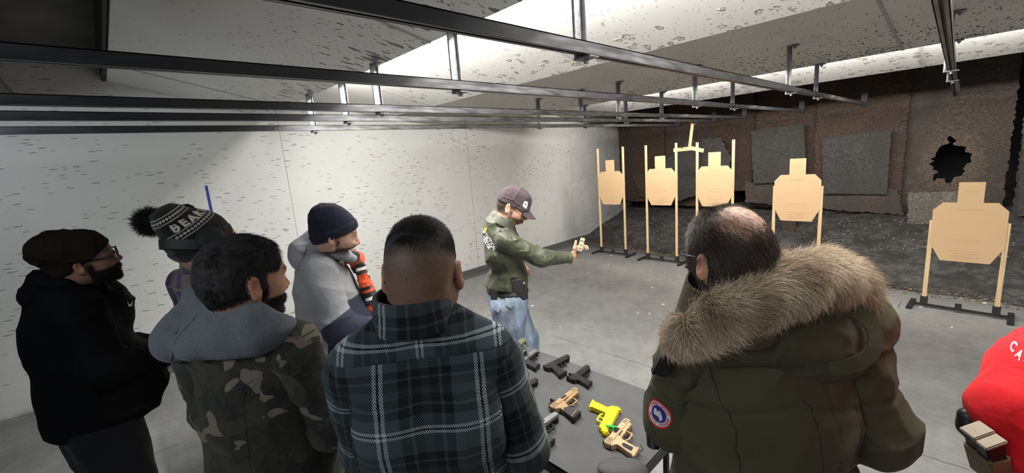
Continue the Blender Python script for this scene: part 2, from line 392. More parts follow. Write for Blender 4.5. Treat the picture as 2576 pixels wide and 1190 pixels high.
hole = [(-.263, 1.42), (-.21, 1.5), (-.17, 1.60), (-.11, 1.64), (-.085, 1.76), (-.045, 1.74), (-.02, 1.62), (.06, 1.60), (.10, 1.50), (.17, 1.48), (.17, 1.36), (.12, 1.30), (.10, 1.16), (.0, 1.10), (-.06, 1.05), (-.13, 1.12), (-.20, 1.08), (-.19, 1.25), (-.24, 1.33)]
CYB = 9.2
spec = [(-5.70, -4.55, .70, M_RUST, 'brown rubber curtain strip hanging next to the left wall'),
        (-4.62, -3.75, .62, M_RUST2, 'rust-stained curtain strip behind the second target from the left'),
        (-3.82, -2.74, .98, M_RUST, 'torn brown curtain strip behind the third target from the left'),
        (-2.80, -1.68, .62, M_RUST2, 'orange-brown curtain strip behind the left grey square sheet'),
        (-1.74, -.56, .55, M_RUST2, 'orange-brown curtain strip behind the right grey square sheet'),
        (-.62, .53, .46, M_BRNR, 'brown rubber curtain strip with a ragged black hole shot through'),
        (.62, 1.70, .42, M_GREYR, 'dark grey curtain strip right of the narrow gap'),
        (1.60, 2.60, .42, M_RUST, 'brown curtain strip beyond the right edge of the picture')]
for i, (a, b, zb, mt, lab) in enumerate(spec[:7]):
    rag('rubber_curtain', [(a, zb), (b, zb-.04), (b, 3.05), (a, 3.05)], CYB+.09*(i % 2), m_holed() if i == 5 else mt, lab, jag=.014, seed=i, holes=[hole] if i == 5 else (), cat='rubber curtain', wave=.012)
rag('rubber_sheet', [(-2.741, 2.10), (-1.90, 2.148), (-1.83, 1.12), (-2.68, 1.10)], CYB-.14, M_GREYR, 'grey square rubber sheet left of the other on the curtain', seed=21, jag=.006, wave=.008)
rag('rubber_sheet', [(-1.62, 1.86), (-.733, 1.92), (-.72, .90), (-1.56, .91)], CYB-.14, M_GREYR, 'paler grey square rubber sheet behind the fourth target', seed=22, jag=.006, wave=.008)
rag('rubber_sheet', [(-2.85, 1.12), (-.60, .98), (-.50, .56), (-1.4, .62), (-2.84, .72)], CYB-.075, M_BRNR, 'wide brown rubber strip under the two grey square sheets', seed=23, jag=.015, wave=.008)
rag('rubber_sheet', [(-.47, .95), (.10, .97), (.20, .18), (-.40, .20)], CYB-.32, m_rubber('mottled_rubber', (.06, .055, .05), (.22, .2, .17), (.10, .09, .08), 34, (1, 1, 2)), 'mottled grey-brown rubber flap leaning behind the nearest target', seed=24, jag=.015, lean=.15)
rag('rubber_sheet', [(.60, 1.95), (1.3, 1.95), (1.3, .62), (.66, .60)], CYB-.08, M_GREYR, 'dark grey rubber sheet at the right end of the curtain', seed=25, jag=.01)
rag('rubber_sheet', [(-4.62, 1.5), (-3.95, 2.02), (-3.55, 1.95), (-3.5, .95), (-4.2, .72), (-4.7, .86)], CYB-.12, M_GREYR, 'dark slanted rubber sheet behind the third target', seed=26, jag=.02)
rag('rubber_sheet', [(-3.66, 2.02), (-3.25, 2.0), (-3.05, 1.6), (-3.2, 1.25), (-3.62, 1.3)], CYB-.20, M_GREYR, 'small dark flap hanging below the cardboard carrier', seed=27, jag=.025)
rag('rubber_sheet', [(-5.35, 1.35), (-4.78, 1.30), (-4.82, .82), (-5.15, .80)], CYB-.07, M_RUST2, 'curled brown flap between the first two targets', seed=28, jag=.02, wave=.012)
sp = MB()
for i in range(46):
    t = i/45; x = -2.0+.10*math.sin(i*.9)*.3; z = .42+.75*0; 
rag('rubber_sheet', [(-2.06, .60), (-1.84, .60), (-1.80, .14), (-1.98, .16)], CYB-.55, M_RUST, 'narrow brown rubber strip lying on the berm by the fourth target', seed=29, jag=.015, lean=.9)
# ------------------------------------------------------------ rails and brackets
def rail(x, y0, y1, label, brs):
    t = empty('target_rail', (x, 0, 2.35), label=label, cat='rail', group=None)
    m = MB(); W_, H_ = .042, .046
    m.box((0, (y0+y1)/2, H_/2-.002), (W_, y1-y0, .004)); m.box((-W_/2+.002, (y0+y1)/2, 0), (.004, y1-y0, H_)); m.box((W_/2-.002, (y0+y1)/2, 0), (.004, y1-y0, H_))
    m.box((-W_/2+.008, (y0+y1)/2, -H_/2+.002), (.014, y1-y0, .004)); m.box((W_/2-.008, (y0+y1)/2, -H_/2+.002), (.014, y1-y0, .004))
    m.build('channel', M_STEEL, t)
    for by, top in brs:
        b = MB(); z1 = top-2.35
        b.box((-.034, by, z1/2-.02), (.012, .052, z1+.03)); b.box((-.024, by+.023, z1/2-.02), (.03, .006, z1+.03)); b.box((.002, by, z1-.008), (.085, .052, .008)); b.box((0, by, -.036), (.085, .06, .006))
        o = b.build('hanger_bracket', M_BRKT, t, bevel=.002)
        n = MB(); n.tube([(.015, by, z1-.035), (.015, by, z1+.045)], .006, 8); n.tube([(.015, by, z1-.026), (.015, by, z1-.012)], .013, 6); n.tube([(.015, by, z1+.012), (.015, by, z1+.018)], .022, 12)
        n.tube([(0, by, -.0395), (0, by, -.0395)], .001, 3) if 0 else None
        n.build('bolt', M_BRKT, o, smooth=True); n = MB(); n.tube([(0, by, -.039), (0, by, -.055)], .011, 6); n.build('nut', M_BRKT, o, smooth=True)
    e = MB(); e.box((0, y1+.02, .13), (.075, .075, .34)); e.build('end_post', M_DARK, t)
    s = MB(); s.box((0, y1-.02, -.034), (.06, .07, .02)); s.build('end_stop', M_DARK, t)
    return t
zf = lambda y: 2.652 if y < 1.6 else (2.80-.0558*(y-3.0) if y < 5.62 else 2.64)
RX = (-.07, -1.05, -1.87, -2.76, -3.3, -4.02)
lab = ['steel target rail at the right running straight away overhead', 'thick nearest steel target rail crossing the top of the picture', 'steel target rail second below the thick one', 'steel target rail carrying the cardboard hanger', 'thin steel target rail just below the cardboard carrier rail', 'lowest and thinest steel target rail nearest the white wall']
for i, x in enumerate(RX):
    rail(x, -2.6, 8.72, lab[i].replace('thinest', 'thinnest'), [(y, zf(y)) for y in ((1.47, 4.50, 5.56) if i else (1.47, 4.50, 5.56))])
# ------------------------------------------------------------ target stands and targets
TP = [(-.175, 0), (.175, 0), (.26, .17), (.26, .53), (.19, .61), (.09, .61), (.09, .815), (-.09, .815), (-.09, .61), (-.19, .61), (-.26, .53), (-.26, .17)]
def target_mesh():
    m = MB(); m.prism(TP, -.003, .003); o = m.build('cardboard_target', M_CARD)
    for z, x0, x1 in ((.035, -.10, .06), (.055, -.09, .10), (.085, -.08, .07), (.115, -.12, .12), (.225, -.10, .10), (.545, -.09, .09), (.72, -.05, .05)):
        e = MB(); e.box(((x0+x1)/2, -.0035, z), (x1-x0, .001, .0025)); e.build('crease', M_CARDE, o)
    return o
def stand(hl, label):
    t = empty('target_stand', label=label, cat='target stand')
    for s in (-1, 1):
        m = MB(); m.box((s*.262, 0, .06+hl/2), (.036, .018, hl)); m.build('wooden_post', M_PINE, t, bevel=.001)
        m = MB(); m.box((s*.262, 0, .072), (.058, .046, .10)); m.build('post_socket', M_BLK, t, bevel=.002)
        m = MB(); m.bar((s*.36, -.17, .016), (s*.36, .17, .016), .045, .028); m.build('foot', M_BLK, t, bevel=.003)
    m = MB(); m.box((0, 0, .028), (.74, .024, .024)); m.build('crossbar', M_BLK, t, bevel=.002)
    m = MB(); m.box((0, -.02, .058), (.05, .034, .07)); m.build('centre_socket', M_BLK, t, bevel=.002)
    return t
tm0 = target_mesh()
TL = [('first from the left, beside the white wall', -4.38, 6.75, 1.93, .955, .02), ('second from the left', -3.37, 6.68, 1.92, .975, 0), ('third from left, taller sticks, behind balding man', -2.49, 6.62, 1.90, .985, -.03),
      ('fourth from the left, on short sticks', -1.40, 6.50, 1.24, .84, -.03), ('nearest and largest, at the right on short sticks', .145, 6.19, .90, .545, -.07)]
for i, (w_, x, y, hl, zb, rz) in enumerate(TL):
    s = stand(hl, 'black target stand with two pine sticks, '+w_); s.location = (x, y, 0); s.rotation_euler = (0, 0, rz)
    o = tm0 if i == 0 else dup(tm0)
    o.location = (x-.013*math.sin(rz), y-.013, zb); o.rotation_euler = (0, random.uniform(-.012, .02), rz)
    tag(o, 'tan cardboard silhouette target, '+w_, 'target', 'cardboard targets on stands')
# cardboard carrier hanging on a wire
hx, hy = -3.50, 8.0
t = empty('target_carrier', (hx, hy, 1.85), label='cardboard cross piece hanging from a wire under a rail', cat='target carrier')
m = MB(); m.bar((.035, 0, .02), (.09, 0, .46), .055, .008, (0, 1, 0)); m.build('upright_strip', M_CARD, t)
m = MB(); m.bar((-.27, -.012, .0), (.10, -.012, .015), .07, .008, (0, 1, 0)); m.bar((.09, -.014, .015), (.30, -.014, -.045), .07, .008, (0, 1, 0)); m.build('cross_strip', M_CARD, t)
m = MB(); m.tube([(.09, 0, .44), (.15, 0, .455), (.17, 0, .468)], .006, 6); m.build('wire_hook', M_BRKT, t)
for q in (-.10, .20):
    m = MB(); m.box((q, -.02, .05), (.025, .03, .04)); m.build('clip', M_BLK, t)
# blue line on the wall, debris
m = MB(); m.box((WX+.002, .83, 1.65), (.003, .026, .52)); tag(m.build('blue_tape', plain('blue_tape', (.012, .03, .26), .5)), 'vertical strip of blue tape on the white wall behind the beanie with the pom-pom', 'tape')
rnd = np.random.RandomState(8)
M_PAPER = plain('paper', (.75, .75, .72), .8)
def scrap(k, x, y):
    n = 6; s = .008+.012*rnd.rand(); a0 = rnd.rand()*6
    m = MB(); P = [(s*(.6+.7*rnd.rand())*math.cos(a0+q*2*PI/n), s*(.6+.5*rnd.rand())*math.sin(a0+q*2*PI/n)) for q in range(n)]
    m.add([(p[0], p[1], .001) for p in P]+[(p[0], p[1], .0035+.003*rnd.rand()) for p in P], [tuple(range(n)), tuple(range(2*n-1, n-1, -1))]+[(q, (q+1) % n, (q+1) % n+n, q+n) for q in range(n)])
    o = m.build('paper_scrap', M_PAPER); o.location = (x, y, 0)
    i = min(range(5), key=lambda q: abs(TL[q][1]-x-.4)); far = 'near' if y > 5.2 else ('well before' if y > 3.9 else 'far in front of')
    tag(o, 'small white paper scrap on the floor %s the %s target' % (far, ('leftmost', 'second', 'middle', 'fourth', 'nearest')[i]), 'paper scrap', 'paper scraps on the floor')
for k in range(46):
    scrap(k, -4.6+6.0*rnd.rand(), 2.6+4.3*rnd.rand()**.6)
def casings():
    V = []; F = []
    for k in range(1500):
        x = -5.4+6.6*rnd.rand(); foot = 7.42-.12*(x-WX)+.03*math.sin(x*3.1)+.02*math.sin(x*9); y = foot+min(1.6, max(-1.4, rnd.randn()))*.07-.02
        a = rnd.rand()*PI; L = .006+.006*rnd.rand(); r = .003+.003*rnd.rand(); z = max(r, .235*(y-foot)+.012)
        b = len(V); d = (math.cos(a)*L, math.sin(a)*L); e = (-math.sin(a)*r, math.cos(a)*r)
        for sx in (-1, 1):
            V += [(x+sx*d[0]+e[0], y+sx*d[1]+e[1], z), (x+sx*d[0], y+sx*d[1], z+r), (x+sx*d[0]-e[0], y+sx*d[1]-e[1], z), (x+sx*d[0], y+sx*d[1], z-r)]
        F += [(b, b+1, b+5, b+4), (b+1, b+2, b+6, b+5), (b+2, b+3, b+7, b+6), (b+3, b, b+4, b+7), (b+3, b+2, b+1, b), (b+4, b+5, b+6, b+7)]
    k = NT('casing_debris'); c = k.co(); n = k.n('ShaderNodeTexWhiteNoise', {0: k.n('ShaderNodeVectorMath', {0: c, 1: (.03, .03, .03)}, operation='SNAP')})
    mt = k.fin(k.mix(k.math('GREATER_THAN', n, .45), (.30, .22, .10), (.10, .10, .09)), .45, .3)
    tag(pyd('casing_debris', V, F, mt), 'scatter of spent brass casings and rubber bits along the berm foot', 'debris', kind='stuff')
casings()
def chips():
    V = []; F = []
    for k in range(420):
        x = -5.2+7*rnd.rand(); y = 7.6+1.3*rnd.rand(); foot = 7.42-.12*(x-WX)+.03*math.sin(x*3.1); z = .235*(y-foot)+.026
        s = .006+.012*rnd.rand(); a = rnd.rand()*6; b = len(V)
        if -2.2 < x < -1.7 or z < .04: continue
        V += [(x+s*math.cos(a+q*2.1), y+s*math.sin(a+q*2.1), z+.004*rnd.rand()) for q in range(3)]+[(x, y, z-.012)]
        F += [(b, b+1, b+2), (b, b+3, b+1), (b+1, b+3, b+2), (b+2, b+3, b)]
    tag(pyd('torn_paper_bits', V, F, plain('grey_bits', (.38, .38, .36), .8)), 'tiny pale torn bits scattered over the rubber berm', 'debris', kind='stuff')
chips()
m = MB(); m.tube([(-1.02+.09*math.cos(a*1.3)*(1+.3*math.sin(a*3)), 7.45+.05*math.sin(a)*(1+.4*math.cos(a*2)), .16+.02*math.sin(a*2.3)) for a in [q*.35 for q in range(40)]], .004, 6)
tag(m.build('red_cord', plain('red_cord', (.35, .02, .03), .6)), 'small tangle of red cord lying on the berm', 'cord')
# ------------------------------------------------------------ distance-field sculpting
f32 = np.float32
def vnoise(P, sc, seed=0):
    "smooth value noise, -1..1"
    p = P*f32(sc)+f32(17.3*seed+100); i = np.floor(p).astype(np.int64); f = (p-i).astype(f32); f = f*f*(3-2*f)
    def hsh(a, b, c):
        n = (a*73856093) ^ (b*19349663) ^ (c*83492791+seed*2654435)
        n = (n ^ (n >> 13))*1274126177 & 0x7fffffff
        return (n & 0xffff).astype(f32)/f32(32767.5)-1
    r = 0
    for dx in (0, 1):
        wx = f[:, 0] if dx else 1-f[:, 0]
        for dy in (0, 1):
            wy = f[:, 1] if dy else 1-f[:, 1]
            for dz in (0, 1):
                r = r+wx*wy*(f[:, 2] if dz else 1-f[:, 2])*hsh(i[:, 0]+dx, i[:, 1]+dy, i[:, 2]+dz)
    return r
def ln(v): return np.sqrt((v*v).sum(1))
def sph(c, r): c = np.array(c, f32); return lambda P: ln(P-c)-f32(r)
def ell(c, r, R=None):
    c = np.array(c, f32); r = np.array(r, f32); R = None if R is None else np.array(R, f32)
    def f(P):
        q = P-c
        if R is not None: q = q @ R
        k0 = ln(q/r); k1 = ln(q/(r*r)); return k0*(k0-1)/np.maximum(k1, 1e-6)
    return f
def cap(a, b, ra, rb=None, sq=None):
    "round cone; sq=(dir, factor) squashes the section along dir"
    rb = ra if rb is None else rb; a = np.array(a, f32); b = np.array(b, f32); ab = b-a; L2 = max(float(ab@ab), 1e-9)
    def f(P):
        q = P-a; t = np.clip(q@ab/L2, 0, 1); v = q-t[:, None]*ab
        if sq is not None:
            d = np.array(sq[0], f32); d /= np.linalg.norm(d); s = v@d; v = v+(s*(1/sq[1]-1))[:, None]*d
            return (ln(v)-(ra+(rb-ra)*t))*min(1, sq[1]+.15)
        return ln(v)-(ra+(rb-ra)*t)
    return f
def chain(pts, rs, k=.02, sq=None):
    return U([cap(pts[i], pts[i+1], rs[i], rs[i+1], sq) for i in range(len(pts)-1)], k)
def box(c, h, R=None, r=0.0):
    c = np.array(c, f32); h = np.array(h, f32)-f32(r); R = None if R is None else np.array(R, f32)
    def f(P):
        q = P-c
        if R is not None: q = q @ R
        q = np.abs(q)-h; return ln(np.maximum(q, 0))+np.minimum(q.max(1), 0)-f32(r)
    return f
def smin(a, b, k):
    h = np.maximum(k-np.abs(a-b), 0)/k; return np.minimum(a, b)-h*h*k*.25
def U(fs, k=.02):
    def f(P):
        d = fs[0](P)
        for g in fs[1:]: d = smin(d, g(P), f32(k))
        return d
    return f
def S(a, b, k=.01):
    return lambda P: -smin(-a(P), b(P), f32(k))
def I(a, b, k=.01):
    return lambda P: -smin(-a(P), -b(P), f32(k))
def off(a, r): return lambda P: a(P)-f32(r)
def half(p, n):
    p = np.array(p, f32); n = np.array(n, f32); n /= np.linalg.norm(n); return lambda P: (P-p)@n
def shell(a, t): return lambda P: np.abs(a(P))-f32(t)
def disp(a, g): return lambda P: a(P)+g(P).astype(f32)
def fr(a, R, o, s=1.0):
    "a given in local coordinates -> world; R columns are the local axes"
    R = np.array(R, f32); o = np.array(o, f32); return lambda P: a(((P-o) @ R)/f32(s))*f32(s)
def nets(F, lo, hi, h):
    lo = np.array(lo, float); hi = np.array(hi, float); B = 4
    n = np.maximum(2, np.ceil((hi-lo)/(h*B)).astype(int)); N = n*B+1
    cc = [lo[i]+(np.arange(n[i])+.5)*h*B for i in range(3)]
    G = np.stack(np.meshgrid(*cc, indexing='ij'), -1).reshape(-1, 3).astype(f32)
    D = F(G).reshape(n); act = np.abs(D) < h*B*1.6
    V = np.where(D > 0, 1.0, -1.0).repeat(B, 0).repeat(B, 1).repeat(B, 2)
    vals = np.ones(N, f32); vals[:-1, :-1, :-1] = V
    vals[-1] = vals[-2]; vals[:, -1] = vals[:, -2]; vals[:, :, -1] = vals[:, :, -2]
    A = act.copy()
    ids = np.argwhere(A)
    m = np.zeros(N, bool)
    loc = np.stack(np.meshgrid(*[np.arange(B+1)]*3, indexing='ij'), -1).reshape(-1, 3)
    for i in range(0, len(ids), 4096):
        g = (ids[i:i+4096, None, :]*B+loc[None]).reshape(-1, 3); m[g[:, 0], g[:, 1], g[:, 2]] = True
    gi = np.argwhere(m)
    for i in range(0, len(gi), 400000):
        g = gi[i:i+400000]; vals[g[:, 0], g[:, 1], g[:, 2]] = F((lo+g*h).astype(f32))
    s = vals < 0
    c = [s[dx:N[0]-1+dx, dy:N[1]-1+dy, dz:N[2]-1+dz] for dx in (0, 1) for dy in (0, 1) for dz in (0, 1)]
    cnt = sum(x.astype(np.int8) for x in c); cell = (cnt > 0) & (cnt < 8)
    ci = np.argwhere(cell); idx = -np.ones(cell.shape, np.int64); idx[cell] = np.arange(len(ci))
    acc = np.zeros((len(ci), 3)); w = np.zeros(len(ci))
    cor = [(dx, dy, dz) for dx in (0, 1) for dy in (0, 1) for dz in (0, 1)]
    cv = [vals[ci[:, 0]+d[0], ci[:, 1]+d[1], ci[:, 2]+d[2]] for d in cor]
    for a in range(8):
        for b in range(a+1, 8):
            if sum(abs(cor[a][k]-cor[b][k]) for k in range(3)) != 1: continue
            x = (cv[a] < 0) != (cv[b] < 0); t = np.where(x, cv[a]/np.where(x, cv[a]-cv[b], 1), 0)
            p = np.array(cor[a])+(np.array(cor[b])-np.array(cor[a]))*t[:, None]
            acc[x] += p[x]; w[x] += 1
    Vt = lo+(ci+acc/w[:, None])*h
    Q = []
    for ax in range(3):
        d = [0, 0, 0]; d[ax] = 1; u, v = (ax+1) % 3, (ax+2) % 3
        sl = tuple(slice(0, N[k]-1) for k in range(3)); sh = tuple(slice(d[k], N[k]-1+d[k]) for k in range(3))
        x = s[sl] != s[sh]; e = np.argwhere(x); e = e[(e[:, u] > 0) & (e[:, v] > 0)]
        if not len(e): continue
        du = np.zeros(3, int); du[u] = 1; dv = np.zeros(3, int); dv[v] = 1
        g = [e-du-dv, e-dv, e, e-du]; q = np.stack([idx[tuple(k.T)] for k in g], 1)
        fl_ = ~s[tuple(e.T)]; q[fl_] = q[fl_][:, ::-1]; Q.append(q)
    Q = np.concatenate(Q); Q = Q[(Q >= 0).all(1)]
    return Vt.astype(f32), Q
def grad(F, V, e=.002):
    g = np.stack([F(V+np.array(d, f32)*e)-F(V-np.array(d, f32)*e) for d in np.eye(3, dtype=f32)], 1)
    return g/np.maximum(np.linalg.norm(g, axis=1), 1e-6)[:, None]
QUAL = 1.0
def sculpt(name, F, lo, hi, h, mat, parent=None, col=None, attrs=None, org=None, relax=1):
    V, Q = nets(F, lo, hi, h*QUAL)
    for it in range(relax):                      # gentle relaxation, then back onto the surface
        s = np.zeros_like(V); n = np.zeros(len(V), f32)
        for a in range(4):
            np.add.at(s, Q[:, a], V[Q[:, (a+1) % 4]]); np.add.at(s, Q[:, a], V[Q[:, (a+3) % 4]]); np.add.at(n, Q[:, a], 2)
        V = V*.5+.5*s/np.maximum(n, 1)[:, None]
        d = F(V); V = V-grad(F, V, h*.5)*np.clip(d, -h, h)[:, None]*.8
    A = {}
    if col is not None: A['col'] = np.concatenate([col(V), np.ones((len(V), 1))], 1)
    for k, g in (attrs or {}).items(): A[k] = g(V)
    if org is not None: V = V-np.array(org, f32)
    return pyd(name, V, Q, mat, parent, True, A)
def rotm(yaw=0, pitch=0, roll=0):
    "local frame: x right, y forward, z up. yaw turns left, pitch nods down, roll leans to the right"
    a, p, r = [math.radians(v) for v in (yaw, pitch, roll)]
    M = Matrix.Rotation(a, 3, 'Z') @ Matrix.Rotation(-p, 3, 'X') @ Matrix.Rotation(r, 3, 'Y')
    return np.array(M)
def hit(F, px, py, d0=.3, d1=6.0):
    "first point of surface F along the sight line of a photo pixel"
    t = d0; v = at(px, py, 1.0)-CO
    for _ in range(160):
        p = (CO+v*t)[None].astype(f32); s = float(F(p)[0])
        if s < .0006: break
        t += s*.7/np.linalg.norm(v)
        if t > d1: break
    return CO+v*t
def sst(x, a, b):
    t = np.clip((x-a)/(b-a), 0, 1); return t*t*(3-2*t)

# ---- head
def head_sdf(ears=True, jaw=1.0):
    L = []
    skull = U([ell((0, -.014, .036), (.0755, .098, .086)), ell((0, .030, .010), (.064, .066, .088)), ell((0, -.050, -.005), (.064, .056, .06))], .03)
    face = U([ell((0, .040, -.045), (.052*jaw, .052, .066)), cap((-.050*jaw, .0, -.052), (-.018, .066, -.100), .022, .020), cap((.050*jaw, .0, -.052), (.018, .066, -.100), .022, .020), ell((0, .074, -.101), (.022, .018, .018)),
              ell((-.040, .060, -.022), (.022, .024, .024)), ell((.040, .060, -.022), (.022, .024, .024))], .03)
    f = U([skull, face], .035)
    f = U([f, cap((-.036, .080, .024), (.036, .080, .024), .013)], .02)
    for s in (-1, 1): f = S(f, ell((s*.032, .103, .002), (.020, .022, .014)), .018)
    for s in (-1, 1): f = U([f, ell((s*.032, .0795, .002), (.0165, .0135, .0115))], .006)
    for s in (-1, 1): f = S(f, ell((s*.032, .0935, .0005), (.0125, .0045, .0032)), .002)
    f = U([f, cap((0, .090, .014), (0, .113, -.026), .0075, .0115)], .012)
    f = U([f, ell((-.0125, .103, -.033), (.009, .011, .008)), ell((.0125, .103, -.033), (.009, .011, .008))], .008)
    f = U([f, ell((0, .093, -.062), (.026, .013, .014))], .012)
    f = U([f, cap((-.019, .096, -.0625), (.019, .096, -.0625), .0052), cap((-.016, .0965, -.072), (.016, .0965, -.072), .006)], .006)
    f = S(f, cap((-.022, .1045, -.067), (.022, .1045, -.067), .0028), .003)
    if ears:
        for s in (-1, 1):
            R = np.array(Matrix.Rotation(s*-.45, 3, 'Z') @ Matrix.Rotation(.22, 3, 'X'))
            e = ell((s*.083, -.012, -.006), (.0085, .019, .032), R)
            e = S(e, ell((s*.0925, -.007, -.004), (.009, .011, .020), R), .006)
            e = U([e, ell((s*.084, -.004, -.032), (.006, .010, .010))], .008)
            f = U([f, e], .007)
    return f
def in_frame(V, R, o, s=1.0): return ((V-np.array(o, f32)) @ np.array(R, f32))/f32(s)
def skin_col(R, o, s, skin, scalp=None, scalp_fn=None, stub=0.0):
    skin = np.array(skin)
    def f(V):
        q = in_frame(V, R, o, s); far = (np.linalg.norm(q, axis=1) > .17); c = np.tile(skin, (len(q), 1)).astype(float)
        c *= (1+.06*vnoise(q, 45, 3)+.05*vnoise(q, 14, 4))[:, None]
        lip = np.exp(-((q[:, 0]/.024)**4+((q[:, 1]-.102)/.012)**2+((q[:, 2]+.067)/.010)**2)); c = c*(1-lip[:, None]*.5)+lip[:, None]*.5*skin*np.array([.95, .5, .5])
        red = np.exp(-(((q[:, 1]-.11)/.02)**2+((q[:, 2]+.028)/.02)**2+(q[:, 0]/.025)**2))+1.0*np.exp(-(((np.abs(q[:, 0])-.088)/.012)**2+((q[:, 1]+.012)/.03)**2+((q[:, 2]+.006)/.036)**2))
        c = c*(1+red[:, None]*np.array([.14, -.12, -.14]))
        if scalp is not None:
            m = np.where(far, 0, scalp_fn(q))[:, None]; c = c*(1-m)+np.array(scalp)*m
        br = np.exp(-(((q[:, 2]-.030-.10*(.04-np.abs(np.abs(q[:, 0])-.03)))/.0045)**2))*(np.abs(q[:, 0]) > .012)*(np.abs(q[:, 0]) < .055)*(q[:, 1] > .06)
        c = c*(1-.75*br[:, None])
        return np.clip(c, 0, 1)
    return f
def m_skin():
    k = NT('skin'); c = k.co(); a = k.attr('col'); n = k.noise(c, 260, 3)
    k.b.inputs['Subsurface Weight'].default_value = .08; k.b.inputs['Subsurface Radius'].default_value = (.012, .005, .003)
    a = k.n('ShaderNodeVectorMath', {0: a, 'Scale': k.ramp(k.noise(c, 700, 2), .3, .7, .82, 1.18)}, operation='SCALE')
    return k.fin(a, .55, 0, k.bump(n, .3, .001), .35)
M_SKIN = m_skin()
M_EYE = plain('eye_white', (.7, .68, .66), .2, bump=0)
M_IRIS = plain('iris', (.03, .018, .01), .15, bump=0)
def eyes(parent, R, o, s):
    for sx in (-1, 1):
        c = np.array(o)+(R@np.array([sx*.032, .0775, .0015]))*s
        bm = bmesh.new(); bmesh.ops.create_uvsphere(bm, u_segments=20, v_segments=14, radius=.0125*s)
        me = bpy.data.meshes.new('eye'); bm.to_mesh(me); bm.free(); me.polygons.foreach_set('use_smooth', [True]*len(me.polygons))
        e = link_mesh('eye', me, M_EYE, parent); e.location = c
        m = MB(); d = (R@np.array([0, 1, -.12])); d /= np.linalg.norm(d); p = d*.0112*s
        m.tube([p, p+d*.0016*s], [.0058*s, .0045*s], 16); m.build('iris', M_IRIS, e)
# ---- hair built as thin three-sided strands
def m_hair(name, rough=.42, bright=1.0):
    k = NT(name); a = k.attr('col'); return k.fin(a, rough, 0, spec=.35)
M_HAIR = m_hair('hair_strands')
def strands(name, P0, N0, dirs, lens, r, mat, parent=None, col=None, seg=4, droop=0.0, curl=.15, seed=0, org=None, lift=.25, kind=None):
    "P0 roots, N0 normals, dirs tangent comb directions; strands rise then lie along dirs"
    rnd = np.random.RandomState(seed); n = len(P0)
    dirs = dirs-N0*(dirs*N0).sum(1)[:, None]; dirs /= np.maximum(np.linalg.norm(dirs, axis=1), 1e-6)[:, None]
    dirs = dirs+rnd.randn(n, 3)*curl; L = lens*(.7+.6*rnd.rand(n)); K = []
    p = P0.copy(); K.append(p)
    for i in range(1, seg+1):
        t = i/seg; lf = lift*(1-t)*(1.6) if np.isscalar(lift) else lift*(1-t)*1.6
        lf = np.broadcast_to(lf, (n,))
        d = dirs+N0*lf[:, None]+np.array([0, 0, -droop*t]); d += rnd.randn(n, 3)*curl*.35; d /= np.linalg.norm(d, axis=1)[:, None]
        p = p+d*(L/seg)[:, None]; K.append(p)
    K = np.stack(K, 1)                                   # n, seg+1, 3
    T = K[:, -1]-K[:, 0]; T /= np.maximum(np.linalg.norm(T, axis=1), 1e-9)[:, None]
    A = np.cross(T, N0+1e-3); A /= np.maximum(np.linalg.norm(A, axis=1), 1e-9)[:, None]; Bv = np.cross(T, A)
    rr = r*(.75+.5*rnd.rand(n)) if np.isscalar(r) else r
    ring = []
    for i in range(seg+1):
        w = (1-(i/seg)**2*.92)
        for j in range(3):
            a = 2*PI*j/3; ring.append(K[:, i]+(A*math.cos(a)+Bv*math.sin(a))*(rr*w)[:, None])
    V = np.stack(ring, 1).reshape(-1, 3); m = (seg+1)*3
    base = []
    for i in range(seg):
        for j in range(3): base.append((i*3+j, i*3+(j+1) % 3, (i+1)*3+(j+1) % 3, (i+1)*3+j))
    F = (np.array(base)[None]+(np.arange(n)*m)[:, None, None]).reshape(-1, 4)
    attrs = {}
    if col is not None:
        c = col(P0, rnd)                                    # n,3 or (root,tip)
        if isinstance(c, tuple):
            t = np.linspace(0, 1, seg+1)[None, :, None]; cc = c[0][:, None]*(1-t)+c[1][:, None]*t
        else: cc = np.repeat(c[:, None], seg+1, 1)
        cc = np.repeat(cc, 3, 1).reshape(-1, 3); attrs['col'] = np.concatenate([cc, np.ones((len(cc), 1))], 1)
    if org is not None: V = V-np.array(org)
    o = pyd(name, V, F, mat, parent, True, attrs)
    return tag(o, kind=kind) if kind else o
def roots(F, lo, hi, h, n, dens, seed=0, e=.002):
    "random points on the surface of F where dens(V) > random"
    V, Q = nets(F, lo, hi, h); rnd = np.random.RandomState(seed)
    A = np.linalg.norm(np.cross(V[Q[:, 2]]-V[Q[:, 0]], V[Q[:, 3]]-V[Q[:, 1]]), axis=1); C = V[Q].mean(1)
    p = A*dens(C); p = p/p.sum(); i = rnd.choice(len(Q), n, p=p)
    u, v = rnd.rand(n, 1), rnd.rand(n, 1); q = V[Q[i]]
    P = q[:, 0]*(1-u)*(1-v)+q[:, 1]*u*(1-v)+q[:, 2]*u*v+q[:, 3]*(1-u)*v
    return P.astype(f32), grad(F, P.astype(f32), e)
